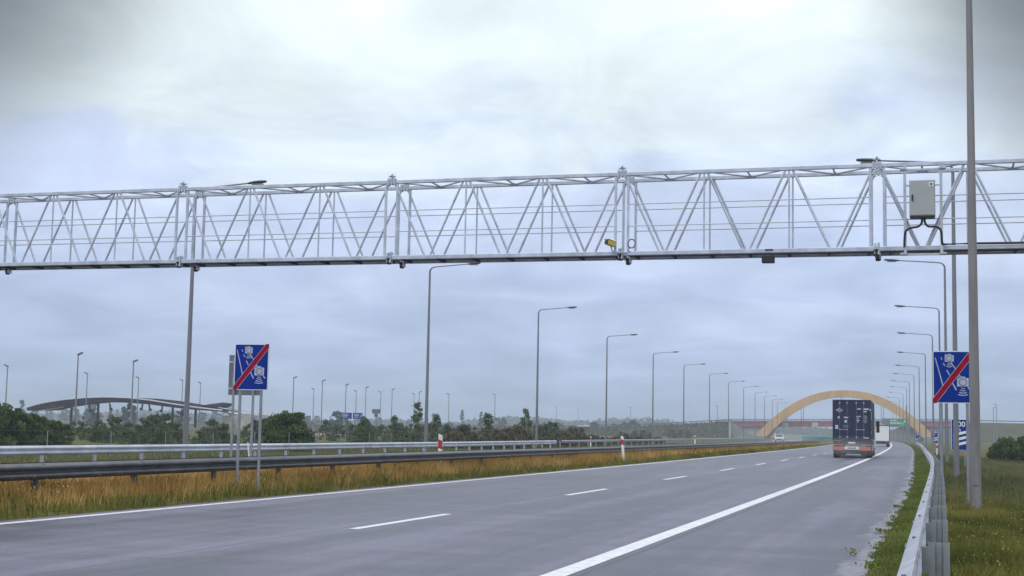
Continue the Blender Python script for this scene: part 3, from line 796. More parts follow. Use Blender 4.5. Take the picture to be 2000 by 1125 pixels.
d.build('round_label', M['signgrey'], tr)
d = MB(); d.box((hw-.005, 1.1, 2.75), (.01, .9, .55)); d.box((hw-.005, 1.3, 1.65), (.01, .5, .2)); d.build('side_marking', M['decal'], tr)
# chassis
c = MB()
for x in (-.45, .45): c.box((x, 6.3, .98), (.14, 12.5, .26))
c.box((0, .1, 1.0), (2.36, .16, .22)); c.box((0, 5, 1.0), (2.3, .12, .16)); c.box((0, 11.6, 1.0), (2.3, .12, .16))
c.build('chassis', M['dark_metal'], tr, bevel=.01)
b = MB(); b.box((0, .0, .60), (2.44, .14, .26)); b.build('rear_bumper', M['dark_metal'], tr, bevel=.01)
for sgn in (-1, 1):
    b = MB(); b.box((sgn*.84, -.085, .60), (.74, .03, .23)); b.build('tail_light', M['orange'], tr, bevel=.008)
    b = MB(); b.box((sgn*.86, -.05, .85), (.62, .03, .07)); b.build('marker_light', M['orange'], tr, bevel=.005)
    b = MB(); b.box((sgn*.88, .35, .42), (.62, .02, .5)); b.build('mud_flap', M['rubber'], tr)
MB().box((0, -.085, .64), (.92, .02, .19)).build('marking_board', M['plate'], tr, bevel=.005)
MB().box((0, -.1, .64), (.5, .01, .08)).build('licence_plate', M['signgrey'], tr)
MB().box((0, -.07, .98), (.44, .02, .1)).build('rear_plate', M['plate'], tr)
for y in (1.3, 2.6, 3.9): MB().rod((-1, y, .5), (1, y, .5), .09, 8).build('axle', M['dark_metal'], tr)
MB().box((0, .5, .42), (1.75, .05, .34)).build('shade_panel', M['dark_metal'], tr)  # dark panel added to stand in for the shade under the trailer
for y in (1.3, 2.6, 3.9):
    for sgn in (-1, 1): wheel(tr, sgn*1.04, y, .5, .36)
for y in (11.6, 14.6):
    for sgn in (-1, 1): wheel(tr, sgn*1.02, y, .5, .34)
c = MB(); c.loft([[Vector((x, y, z)) for x, z in ((-1.24, .55), (1.24, .55), (1.25, 3.1), (1.1, 3.55), (-1.1, 3.55), (-1.25, 3.1))] for y in (12.9, 15.2)])
c.build('cab', M['white'], tr, bevel=.04)
c = MB(); c.box((1.255, 14.6, 2.3), (.02, .9, .75)); c.box((-1.255, 14.6, 2.3), (.02, .9, .75)); c.box((0, 15.21, 2.4), (2.1, .02, .9)); c.build('cab_window', M['glass'], tr)
for sgn in (-1, 1):
    b = MB(); b.box((sgn*1.42, 14.95, 2.1), (.24, .12, .85)); b.tube([(sgn*1.2, 15.0, 2.65), (sgn*1.42, 14.95, 2.6), (sgn*1.42, 14.95, 1.65)], .025, 6); b.build('mirror', M['black'], tr, bevel=.02)
b = MB(); b.box((1.17, 8.2, .62), (.04, 3.0, .42)); b.box((-1.17, 8.2, .62), (.04, 3.0, .42)); b.build('side_guard', M['galv'], tr)

def box_truck(X, Y, rz):
    t = empty('box_truck', (X, Y, grade(Y)), rz, 'white box truck ahead of the black lorry', 'lorry')
    MB().box((0, 3, 1.85), (2.3, 6, 2.2)).build('box_body', M['white'], t, bevel=.03)
    f = MB()
    for x in (-1.13, 1.13): f.box((x, -.01, 1.85), (.1, .06, 2.28))
    for z in (.74, 2.96): f.box((0, -.01, z), (2.16, .06, .09))
    f.build('rear_frame', M['dark_metal'], t)
    for s_ in (-1, 1): MB().box((s_*.54, -.012, 1.85), (1.02, .02, 2.05)).build('rear_door', M['white'], t, bevel=.01)
    MB().box((0, .1, .52), (2.2, .12, .24)).build('rear_bumper', M['dark_metal'], t)
    for s_ in (-1, 1): MB().box((s_*.9, .02, .52), (.3, .04, .14)).build('tail_light', M['reflector_red'], t)
    MB().box((0, 3.5, .65), (.9, 7, .2)).build('chassis', M['dark_metal'], t)
    for y in (1.3, 6.6):
        for s_ in (-1, 1): wheel(t, s_*.98, y, .42, .3)
    MB().loft([[Vector((x, y, z)) for x, z in ((-1.05, .5), (1.05, .5), (1.05, 2.2), (.95, 2.5), (-.95, 2.5), (-1.05, 2.2))] for y in (6.1, 7.7)]).build('cab', M['white'], t, bevel=.03)
    MB().box((0, 7.71, 1.85), (1.8, .02, .7)).build('windscreen', M['glass'], t)
    return t
box_truck(bear(1721, 205), 205, R(3))

def car(name, loc, rz, label, m, L_=4.5):
    t = empty(name, loc, rz, label, 'car')
    k = L_/4.5
    side = [(-2.2, .35), (-2.22, .75), (-2.05, .95), (-1.2, 1.02), (-.55, 1.42), (.75, 1.46), (1.45, 1.05), (2.1, .98), (2.22, .8), (2.22, .35)]
    rings = [[Vector((x, y*k, z)) for y, z in side] for x in (-.86, -.8, .8, .86)]
    for p in rings[0]+rings[3]: p.z = .35+(p.z-.35)*.96; 
    MB().loft(rings).build('car_body', m, t, bevel=.05)
    for s_ in (-1, 1): MB().poly([(s_*.865, -1.0*k, 1.02), (s_*.865, -.5*k, 1.33), (s_*.865, .68*k, 1.36), (s_*.865, 1.2*k, 1.04)], (s_, 0, 0), .008).build('side_window', M['glass'], t)
    MB().add([(-.72, -1.18*k, 1.06), (.72, -1.18*k, 1.06), (.66, -.62*k, 1.41), (-.66, -.62*k, 1.41)], [(0, 1, 2, 3)]).build('windscreen', M['glass'], t)
    MB().add([(-.72, 1.42*k, 1.09), (.72, 1.42*k, 1.09), (.66, .82*k, 1.44), (-.66, .82*k, 1.44)], [(0, 1, 2, 3)]).build('rear_window', M['glass'], t)
    for s_ in (-1, 1):
        MB().box((s_*.62, -2.215*k, .74), (.36, .04, .15)).build('headlight', M['white'], t, bevel=.02)
        MB().box((s_*.62, 2.225*k, .85), (.34, .03, .14)).build('tail_light', M['reflector_red'], t)
        for y in (-1.38*k, 1.38*k): wheel(t, s_*.8, y, .32, .2)
    MB().box((0, -2.235*k, .5), (1.0, .02, .16)).build('grille', M['black'], t)
    return t
car('car', (bear(1522, 285), 285, grade(285)-.05), R(6), 'white car coming towards the camera from under the arch bridge', M['carwhite'])

# ------------------------------------------------------------------ the crossing road on its bank, and the arch bridge
BY = 600
def bank(name, pts, w=9, slope=2.0):
    """grassed embankment carrying the crossing road; pts = (x, y, ztop)"""
    vs = []; n = 6
    for i, (x, y, z) in enumerate(pts):
        a = Vector(pts[max(i-1, 0)][:2]); b_ = Vector(pts[min(i+1, len(pts)-1)][:2]); t = (b_-a).normalized(); nn = Vector((t.y, -t.x))
        g = -1.8; h = z-g
        for off, zz in ((-w/2-slope*h, g), (-w/2-slope*h*.45, g+h*.52), (-w/2, z), (w/2, z), (w/2+slope*h*.45, g+h*.52), (w/2+slope*h, g)):
            vs.append((x+nn.x*off, y+nn.y*off, zz))
    fs = [(i*n+k, i*n+k+1, (i+1)*n+k+1, (i+1)*n+k) for i in range(len(pts)-1) for k in range(n-1)]+[tuple(range(n)), tuple((len(pts)-1)*n+k for k in range(n))]
    o = MB().add(vs, fs).build(name, M['bank_earth'], smooth=False); o['kind'] = 'structure'
    return o
Lp = [(-330, 520, 0.0), (-230, 510, .6), (-150, 505, 1.2), (-123, 508, 1.6), (-105, 520, 2.6), (-95, 550, 4.0), (-88, 590, 5.2)]
zb = lambda x: 5.35+(x+83)*.0165
Lp = [(-420, 560, -.6), (-300, 560, .2), (-200, 565, .6), (-150, 572, 1.2), (-128, 580, 2.2), (-111, 590, 3.1), (-98, 596, 4.2), (-89, 599, 4.9), (-81.5, 600, 5.1)]
bank('embankment', Lp)
bank('embankment', [(7, 600, 6.6), (30, 600, 6.5), (80, 598, 6.2), (160, 590, 5.6), (300, 580, 4.5)])
def on_bank(xr, n, seed):
    g = random.Random(seed); out_ = []
    for k in range(n):
        x = g.uniform(*xr); j = [i for i in range(len(Lp)-1) if Lp[i][0] <= x <= Lp[i+1][0]][0]
        t_ = (x-Lp[j][0])/(Lp[j+1][0]-Lp[j][0]); zt = Lp[j][2]+t_*(Lp[j+1][2]-Lp[j][2]); yt = Lp[j][1]+t_*(Lp[j+1][1]-Lp[j][1])
        u = g.random(); h_ = zt+1.8; out_.append((x, yt-4.5-2.0*h_*u, zt-h_*u+g.uniform(0, .35)))
    return out_
def top_rail(name, pts, label):
    r_ = empty(name, (pts[0][0], pts[0][1], pts[0][2]), 0, label, 'guardrail')
    b = MB(); o0 = Vector(pts[0])
    for p, q in zip(pts, pts[1:]): b.rod(Vector(p)+Vector((0, 0, .8))-o0, Vector(q)+Vector((0, 0, .8))-o0, .16, square=True)
    b.build('rail_beam', M['shaded_rail'], r_)
    n = 0; pm = None
    for p, q in zip(pts, pts[1:]):
        L_ = (Vector(q)-Vector(p)).length; k = int(L_/4)
        for j in range(k):
            c_ = Vector(p).lerp(Vector(q), j/k)-o0
            if pm is None: pm = MB().box((0, 0, .35), (.12, .12, .9)).build('post', M['shaded_rail'], r_); o = pm
            else: o = pm.copy(); col.objects.link(o); o.parent = r_
            o.location = c_; n += 1
            if n > 95: return
def off(pts, d): return [(x, y-d, z) for x, y, z in pts]
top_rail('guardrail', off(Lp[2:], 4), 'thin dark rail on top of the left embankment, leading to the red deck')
top_rail('guardrail', [(7, 596, 6.6), (30, 596, 6.5), (80, 594, 6.2), (160, 586, 5.6)], 'dark rail on top of the right embankment')

br = empty('arch_bridge', (-36, BY, -1.2), 0, 'ochre arch bridge with a red deck crossing over the motorway', 'bridge')
B0 = Vector((-36, BY, -1.2))
def bp(x, y, z): return Vector((x, y, z))-B0
# arch rib: single wide box rib leaning along the deck's line
fl, fr_, ap = (-70.2, -2.2), (-2.0, .3), 17.8
rings = []
n = 40
for i in range(n+1):
    t = i/n; x = -70.4+(t)*(68.6); u = 2*t-1
    z = 18.6*(1-abs(u)**2.15)-1.6+2.6*t*0 + (1.2*t)
    du = -18.6*2.15*abs(u)**1.15*(1 if u > 0 else -1)*2/68.6
    T = Vector((1, 0, du)).normalized(); Nn = Vector((-T.z, 0, T.x)); th = 1.55+.5*abs(u)
    c_ = Vector((x, BY-7.4, z-.2))
    rings.append([c_+Nn*th*.93+Vector((0, -1.1, 0))-B0, c_+Nn*th*.93+Vector((0, 1.1, 0))-B0, c_-Nn*th*.93+Vector((0, 1.1, 0))-B0, c_-Nn*th*.93+Vector((0, -1.1, 0))-B0])
ARCH = rings
MB().loft(rings).build('arch_rib', M['arch'], br, bevel=.1)
d = MB()
xa, xb2 = -88, 8.8
def deck(y0, y1, zo0, zo1, m_, name):
    mb = MB(); mb.loft([[bp(x, y0, zb(x)+zo0), bp(x, y1, zb(x)+zo0), bp(x, y1, zb(x)+zo1), bp(x, y0, zb(x)+zo1)] for x in (xa, -60, -30, 0, xb2)]); return mb.build(name, m_, br)
deck(BY-5.0, BY-4.5, -2.15, -.15, M['girder'], 'girder'); deck(BY+4.5, BY+5, -2.15, -.15, M['girder'], 'girder')
deck(BY-4.5, BY+4.5, -1.0, -.4, M['concrete_d'], 'deck_slab')
deck(BY-5.3, BY-4.7, -.15, .12, M['shaded_rail'], 'parapet'); deck(BY+4.7, BY+5.3, -.15, .12, M['shaded_rail'], 'parapet')
rb_ = MB()
for x in np.arange(-86, 8, 3.0): rb_.box(bp(x, BY-5.05, zb(x)-1.15), (.12, .1, 1.9))
for y in (BY-5.1, BY+5.1):
    for zz in (.55, .95): rb_.rod(bp(xa, y, zb(xa)+zz), bp(xb2, y, zb(xb2)+zz), .05, 4)
    for x in np.arange(-87, 8, 2.4): rb_.rod(bp(x, y, zb(x)+.05), bp(x, y, zb(x)+.98), .04, 4)
rb_.build('railing', M['dark_metal'], br)
for x in (-59.5, -52.6, -36.5, -20.5, -13.4):   # hangers
    u = 2*(x+70.4)/68.6-1; zt = 18.6*(1-abs(u)**2.15)-1.6+1.2*(u+1)/2-1.5
    h_ = MB()
    for dx in (-.45, .45): h_.rod(bp(x+dx, BY-5.6, zb(x)-.3), bp(x+dx, BY-7, zt), .09, 6)
    h_.build('hanger', M['dark_metal'], br)
for x in (-59.5, -47.5, -36, -20.5, -12.5): MB().box(bp(x, BY-5.4, zb(x)-1.3), (2.5, .7, 1.7)).build('anchor_block', M['beige'], br, bevel=.1)
# abutments and the slope paving
a = MB(); a.poly([bp(bear(1426, 584), 584, -1.8), bp(bear(1426, 584), 584, 5.0), bp(bear(1431, 584), 584, 4.8), bp(bear(1478, 584), 584, -1.8)], (0, 1, 0), 1.0); a.build('wing_wall', M['concrete_d'], br)
a = MB(); a.box(bp(bear(1426, 583), 583, 1.5), (.8, 1.2, 7.2)); a.build('pilaster', M['concrete'], br)
a = MB(); a.poly([bp(-81, BY-4, -1.8), bp(-81, BY-4, zb(-81)-2.2), bp(-64, BY-4, zb(-64)-2.2), bp(-67, BY-4, -1.8)], (0, 1, 0), 8.0); a.build('abutment', M['concrete'], br)
a = MB(); a.box(bp(-69.9, BY-7.4, -1.6), (5.5, 4, 2.4)); a.build('arch_footing', M['concrete_d'], br, bevel=.2)
a = MB(); a.poly([bp(-26, BY-4, -1.8), bp(-14, BY-4, zb(-14)-2.2), bp(8.5, BY-4, zb(8)-2.2), bp(8.5, BY-4, -1.8)], (0, 1, 0), 8.0); a.build('abutment', M['concrete_d'], br)
a = MB(); a.poly([bp(-14, BY-5.9, -1.8), bp(-4, BY-5.9, 2.6), bp(8, BY-5.9, 4.6), bp(22, BY-5.9, -1.8)], (0, 1, 0), 1.2); a.build('wing_wall', M['concrete_d'], br)
a = MB(); a.box(bp(-2.0, BY-7.4, -.8), (5, 4, 2.6)); a.build('arch_footing', M['concrete_d'], br, bevel=.2)

car('car', (bear(1140, 570), 570, 1.62), R(75), 'silver car on the left embankment road among the distant trees', M['carsilver'], 4.9)

# overhead green direction sign before the bridge
gs = empty('direction_sign', (bear(1770, 540), 540, grade(540)-.2), 0, 'green overhead direction sign under the right flank of the arch', 'road sign')
x0 = bear(1753, 540)-bear(1770, 540)
MB().box((x0, 0, 6.95), (6.6, .12, 2.8)).build('panel', M['green_sign'], gs, bevel=.05)
w_ = MB()
w_.box((x0-1.3, -.075, 7.6), (2.3, .02, .35)); w_.box((x0-.7, -.075, 6.7), (3.9, .02, .4))
w_.poly([(x0+1.6, -.065, 6.3), (x0+1.85, -.065, 6.1), (x0+2.9, -.065, 7.7), (x0+2.6, -.065, 7.85)], (0, -1, 0), .02)
w_.build('lettering', M['white'], gs)
MB().box((x0-4.4, .3, 7.2), (2.2, .1, 2.4)).build('dark_panel', M['signgrey'], gs)
for px in (.1, .75): MB().rod((px, .3, -1), (px, .3, 13 if px < .5 else 9), .22, 8).build('post', M['pole'], gs)
MB().rod((.4, .3, 8.0), (x0-6, .3, 8.0), .15, 6).build('cross_beam', M['pole'], gs)

# teal screen and pale ramp wall between the carriageways far off
ts = empty('noise_screen', (bear(1605, 400), 400, grade(400)), R(-12), 'teal screen wall beside the far carriageway left of the lorry', 'barrier')
MB().box((3.0, 0, .1), (17, .25, 1.9)).build('panel', M['teal'], ts, bevel=.03)
mb = MB()
for k in range(7): mb.box((-5.3+2.7*k, -.16, .12), (.16, .1, 1.96))
mb.build('upright', M['teal'], ts)
pr = empty('ramp_wall', (bear(1625, 470), 470, grade(470)-.6), 0, 'pale concrete ramp wall rising behind the teal screen', 'wall')
MB().poly([(-7.0, 0, .2), (-5, 0, .9), (0, 0, 2.3), (4.5, 0, 2.9), (9, 0, 3.0), (9, 0, .0)], (0, 1, 0), .8).build('wall_panel', M['concrete'], pr)
MB().poly([(-7.0, -.06, .2), (-5, -.06, .9), (0, -.06, 2.3), (4.5, -.06, 2.9), (9, -.06, 3.0), (9, -.06, 3.2), (4.5, -.06, 3.1), (0, -.06, 2.5), (-5, -.06, 1.1)], (0, 1, 0), .95).build('coping', M['concrete_d'], pr)

# ------------------------------------------------------------------ toll plaza canopy at left
CY = 500   # laid out at this distance, then set to its real one with the same plan
CS = .64
cx0, cx1 = -352, -271
tp = empty('toll_canopy', (-310, CY, -1), 0, 'long curved canopy roof on dark columns above the left scrub', 'canopy')
T0 = Vector((-310, CY, -1))
def ztop(t): return 5.2+5.3*math.sin(math.pi*min(max(.06+t*.88, 0), 1))**.8 - 1.5*t*0
def zroof(x):
    pts = [(-352, 5.6), (-345, 7.4), (-335, 8.9), (-325, 9.8), (-316, 10.2), (-306, 10.0), (-296, 9.2), (-286, 7.9), (-276, 6.7), (-268, 6.0), (-262, 5.5)]
    for (a, za), (b_, z_) in zip(pts, pts[1:]):
        if x <= b_: return za+(z_-za)*(x-a)/(b_-a)
    return pts[-1][1]
rings = []
for x in np.linspace(-352, -264, 34):
    z = zroof(x); t = (x+352)/88.; th = 2.2*math.sin(math.pi*min(1, t*.9+.1))**.6*(1-.45*t)+.25
    rings.append([Vector((x, CY-9, z)), Vector((x, CY+14, z+.25)), Vector((x, CY+14, z-th*.6)), Vector((x, CY-9, z-th))])
MB().loft([[p-T0 for p in r_] for r_ in rings]).build('roof', M['roof'], tp)
MB().loft([[Vector((r_[0].x, CY-9.3, r_[0].z+.22))-T0, Vector((r_[0].x, CY-8.8, r_[0].z+.28))-T0, Vector((r_[0].x, CY-8.8, r_[0].z-.1))-T0, Vector((r_[0].x, CY-9.3, r_[0].z-.12))-T0] for r_ in rings]).build('roof_edge', M['roof_edge'], tp)
for px in (138, 190, 336, 381): 
    x = bear(px, CY-4); MB().rod(Vector((x, CY-4, -1.2))-T0, Vector((x, CY-4, zroof(x)-.9))-T0, .5, 10).build('column', M['roof'], tp, smooth=True)
for px in (173, 213, 251, 276, 290, 315, 356):
    x = bear(px, CY+4); lean = 1.0 if px in (173, 213, 290) else -1.0
    b = MB(); b.tube([Vector((x-lean*.9, CY+4, zroof(x)-1.2))-T0, Vector((x, CY+4, zroof(x)-2.6))-T0, Vector((x+lean*.1, CY+4, zroof(x)-4.8))-T0], [.35, .4, .3], 8)
    b.box(Vector((x+lean*.5, CY+4, zroof(x)-4.2))-T0, (.9, .8, .9)); b.build('roof_bracket', M['roof'], tp)
st_ = MB()
for a_, b_ in (((bear(60, CY), 5.2), (bear(97, CY), 7.4)), ((bear(68, CY), 4.6), (bear(125, CY), 6.6)), ((bear(80, CY), 4.0), (bear(140, CY), 6.1))):
    st_.rod(Vector((a_[0], CY-6, a_[1]))-T0, Vector((b_[0], CY-6, b_[1]))-T0, .3, 6)
st_.build('end_strut', M['roof_edge'], tp)
# right-hand gable with its splayed pylons
st_ = MB()
for y in (CY-4, CY+5):
    st_.rod(Vector((bear(385, CY), y, 6.9))-T0, Vector((bear(478, CY), y, 4.3))-T0, .3, 6); st_.rod(Vector((bear(385, CY), y, 6.7))-T0, Vector((bear(520, CY), y, 3.9))-T0, .25, 6)
    st_.rod(Vector((bear(420, CY), y, 5.6))-T0, Vector((bear(448, CY), y, 3.2))-T0, .2, 6); st_.rod(Vector((bear(416, CY), y, 7.3))-T0, Vector((bear(535, CY), y, 4.0))-T0, .22, 6)
st_.build('end_strut', M['roof_edge'], tp)
MB().poly([Vector((bear(388, CY), CY-6, 6.8))-T0, Vector((bear(414, CY), CY-6, 7.6))-T0, Vector((bear(436, CY), CY-6, 7.2))-T0, Vector((bear(430, CY), CY-6, 5.9))-T0], (0, 1, .1), 14).build('gable', M['roof'], tp)
for a_, b_ in ((436, 461), (468, 484)):
    xa_, xb_ = bear(a_, CY), bear(b_, CY); q = (xb_-xa_)*.14
    MB().poly([Vector((xa_, CY-3, -1.2))-T0, Vector((xb_, CY-3, -1.2))-T0, Vector((xb_-q, CY-3, 3.6))-T0, Vector((xa_+q*1.3, CY-3, 3.6))-T0], (0, 1, 0), 5).build('pylon', M['beige'], tp, bevel=.1)

tp.scale = (CS, CS, CS); tp.location = (-310*CS, CY*CS, CAM_H+(-1-CAM_H)*CS)
# ------------------------------------------------------------------ distant lighting masts, signs, fence
masts = [(15, 715, 1), (153, 692, -1), (171, 730, 1), (261, 706, -1), (271, 738, 1), (357, 743, 1), (392, 748, 1), (574, 738, -1), (613, 760, 1), (630, 744, -1), (676, 752, -1), (696, 764, 1), (715, 757, -1),
         (744, 766, 1), (766, 761, -1), (809, 770, 1), (819, 766, -1), (877, 770, 1), (967, 771, 1), (1087, 795, 1), (1130, 803, 1), (1232, 796, 1), (1401, 794, 1), (1940, 797, -1), (1946, 791, 1)]
for i, (px, py, sd_) in enumerate(masts):
    d_ = 10.6*F_PX/((815.1+px*.01857)-py)            # distance from its height in the photo, for a 12 m mast
    v = fw+rt*((px-1000)/F_PX); Y = d_*v.y/v.dot(fw)
    if Y > 1400: Y = 1400
    H = 12+.6 if px < 1900 else 12
    root = empty('lighting_mast', (bear(px, Y, py), Y, 0), 0, ('%s thin mast from the left on the skyline, far beyond the scrub' % ordn(i)) if px < 1900 else
                 ('thin mast right of the thick pole, %s' % ('left of the pair' if px == 1940 else 'right of the pair')), 'lighting mast', 'distant lighting masts')
    MB().rod((0, 0, -2), (0, 0, 11.9), .16 if Y < 260 else .15, 8, .10).build('pole', M['pole'], root)
    hb = MB(); hb.box((-sd_*.35, 0, 12.0), (.95, .4, .22), M=Matrix.Rotation(R(22*sd_), 3, 'Y')); hb.rod((0, 0, 11.8), (-sd_*.3, 0, 12.05), .08, 6); hb.build('lamp_head', M['lamp_head'], root)

for px, w_px, lb in ((677, 20, 'left blue motorway sign beyond the far guardrail scrub'), (698, 20, 'right blue motorway sign with white arrow beyond the scrub')):
    Y = 300; x = bear(px, Y); s_ = 1/9.6
    r_ = empty('direction_sign', (x, Y, -.9), R(10), lb, 'road sign', 'pair of small blue motorway signs')
    MB().box((0, 0, 4.15), (2.3, .08, 1.4)).build('panel', M['blue'], r_, bevel=.04)
    w_ = MB(); w_.box((-.3, -.05, 4.5), (1.0, .02, .14)); w_.box((-.25, -.05, 4.2), (1.2, .02, .14)); w_.box((-.35, -.05, 3.85), (.9, .02, .14))
    if px > 690: w_.poly([(.5, -.045, 3.9), (.62, -.045, 3.8), (1.05, -.045, 4.5), (.92, -.045, 4.6)], (0, -1, 0), .02)
    else: w_.box((-.95, -.05, 4.2), (.08, .02, 1.0))
    w_.build('lettering', M['decal'], r_)
    for q in (-.8, .8): MB().rod((q, .1, -.5), (q, .1, 4.8), .08, 6).build('post', M['post'], r_)
r_ = empty('road_sign', (bear(734, 150), 150, -.7), R(6), 'grey T-shaped back of a sign on a single post in the scrub', 'road sign')
MB().box((0, 0, 3.6), (.98, .05, .5)).build('panel', M['signgrey'], r_, bevel=.02)
MB().box((0, 0, 3.14), (.46, .05, .4)).build('lower_panel', M['signgrey'], r_, bevel=.02)
MB().rod((0, .06, -.4), (0, .06, 3.8), .06, 8).build('post', M['post'], r_)

fe = empty('wire_fence', (-40, 60, -.5), 0, 'thin wire fence with slender posts behind the far guardrail', 'fence')
fp = MB(); pm = None; prev = None; wires = MB()
for i in range(30):
    Y = 40+i*5.5; s = -38-.02*Y; X = wx(s, Y); z = gz(s, Y)
    c_ = Vector((X, Y, z))-Vector((-40, 60, -.5))
    if pm is None: pm = MB().rod((0, 0, -.3), (0, 0, 1.4), .022, 6).build('post', M['post'], fe); o = pm
    else: o = pm.copy(); col.objects.link(o); o.parent = fe
    o.location = c_
    if prev is not None:
        for zz in (.4, .9, 1.4): wires.rod(prev+Vector((0, 0, zz)), c_+Vector((0, 0, zz)), .002, 3, cap=False)
    prev = c_
wires.build('wire', M['post'], fe)

# row of red and white channelling barrels
pm = None; n_b = 15
for i in range(n_b):
    px = 588+i*5.6; Y = 240; x = bear(px, Y)
    lb = 'leftmost of the small red and white barrels in the row left of the blue signs' if i == 0 else ('rightmost of the small red and white barrels in the row' if i == n_b-1 else '%s small red and white barrel from the left in the distant row' % ordn(i))
    r_ = empty('channelling_barrel', (x, Y, -.83), 0, lb, 'barrel', 'row of red and white barrels')
    if pm is None:
        b = MB(); b.rod((0, 0, 0), (0, 0, .5), .22, 10, .16); pm = b.build('barrel_body', M['orange'], r_, smooth=True)
        c = MB(); c.rod((0, 0, .16), (0, 0, .40), .212, 10, .185); pw = c.build('white_band', M['white'], r_, smooth=True)
    else:
        for q in (pm, pw): o = q.copy(); col.objects.link(o); o.parent = r_

# ------------------------------------------------------------------ vegetation
def leaf_mesh(name, centres, sizes, tones, m):
    n = len(centres); c = np.asarray(centres)
    a = nrg.normal(size=(n, 3)); a /= np.linalg.norm(a, axis=1)[:, None]
    b_ = nrg.normal(size=(n, 3)); b_ -= (b_*a).sum(1)[:, None]*a; b_ /= np.linalg.norm(b_, axis=1)[:, None]
    s = np.asarray(sizes)[:, None]
    v = np.stack([c-a*s, c+b_*s*.6, c+a*s, c-b_*s*.6], 1).reshape(-1, 3)
    me = bpy.data.meshes.new(name); me.vertices.add(4*n); me.vertices.foreach_set('co', v.ravel())
    me.loops.add(4*n); me.loops.foreach_set('vertex_index', np.arange(4*n)); me.polygons.add(n)
    me.polygons.foreach_set('loop_start', np.arange(n)*4)
    me.update(calc_edges=True)
    at = me.attributes.new('tone', 'FLOAT', 'FACE'); at.data.foreach_set('value', np.asarray(tones, dtype=np.float32))
    me.materials.append(m); return me
def crown_mesh(name, seed, w, h, base, nl, leaf, m, kind='bush', clumps=26):
    g = np.random.default_rng(seed); cs = []; 
    for k in range(clumps):
        a = g.uniform(0, 2*math.pi); t = g.uniform(0, 1)
        if kind == 'bush': rad = w/2*g.uniform(.15, 1)**.6*(1-.65*t**1.6); z = base+(h-base)*t
        elif kind == 'tree': rad = w/2*g.uniform(.1, 1)**.6*math.sin(math.pi*(.15+.75*t)); z = base+(h-base)*t
        else: rad = w/2*g.uniform(.1, 1)*(1-.85*t)+.05*w; z = base+(h-base)*t
        cs.append((rad*math.cos(a), rad*math.sin(a), z, g.uniform(.1, .24)*min(w, h)*(1.15-.5*t), g.uniform(0, 1)))
    cs.append((0, 0, h*.93, .1*w, .6))
    cs = np.array(cs); idx = g.integers(0, len(cs), nl)
    d = g.normal(size=(nl, 3)); d /= np.linalg.norm(d, axis=1)[:, None]; rr_ = g.uniform(0, 1, nl)**.45
    p = cs[idx, :3]+d*rr_[:, None]*cs[idx, 3:4]*np.array([1, 1, .85]); p[:, 2] = np.maximum(p[:, 2], .03)
    tone = np.clip(cs[idx, 4]*.55+g.uniform(0, .45, nl), 0, 1)
    return leaf_mesh(name, p, leaf*g.uniform(.6, 1.3, nl), tone, m)
def trunk_mesh(name, seed, h, w, r):
    g = random.Random(seed); mb = MB(); top = Vector((g.uniform(-.1, .1)*w, g.uniform(-.1, .1)*w, h*.8))
    mb.tube([(0, 0, -.3), (g.uniform(-.03, .03)*w, 0, h*.35), top], [r, r*.75, r*.2], 7)
    for k in range(7):
        t = g.uniform(.2, .7); a = g.uniform(0, 6.28); p = Vector((0, 0, 0)).lerp(top, t); q = p+Vector((math.cos(a)*w*.34, math.sin(a)*w*.34, h*g.uniform(.12, .28)))
        mb.tube([p, p.lerp(q, .55)+Vector((0, 0, .02*h)), q], [r*.4, r*.25, r*.08], 5)
    o = mb.build(name, M['bark'], smooth=True); me = o.data; bpy.data.objects.remove(o); return me
KINDS = {}
def kind(key, n, w, h, base, nl, leaf, m, k, clumps, tr_):
    KINDS[key] = [(crown_mesh('crown', hash_(key)+i*17, w, h, base, nl, leaf, M[m], k, clumps), trunk_mesh('trunk', i*7+3, h, w, tr_)) for i in range(n)]
def hash_(s): return sum(ord(c)*31**i for i, c in enumerate(s)) % 99991
kind('dense', 3, 4.2, 2.9, .1, 5200, .13, 'leaf_dark', 'bush', 46, .09)
kind('mid', 4, 3.0, 2.6, .1, 2200, .11, 'leaf_mid', 'bush', 40, .06)
kind('pale', 2, 2.2, 2.6, .3, 1300, .12, 'leaf_pale', 'spire', 20, .05)
kind('russet', 3, 3.8, 1.7, .03, 2300, .11, 'leaf_brown', 'bush', 40, .04)
kind('spire', 3, 1.9, 3.5, .15, 1100, .11, 'leaf_pale', 'spire', 46, .05)
kind('far', 4, 7.5, 8.5, 1.2, 1800, .42, 'leaf_far', 'tree', 26, .25)
kind('farspire', 2, 3.6, 9.5, .6, 1200, .4, 'leaf_far', 'spire', 22, .22)
nplant = {}
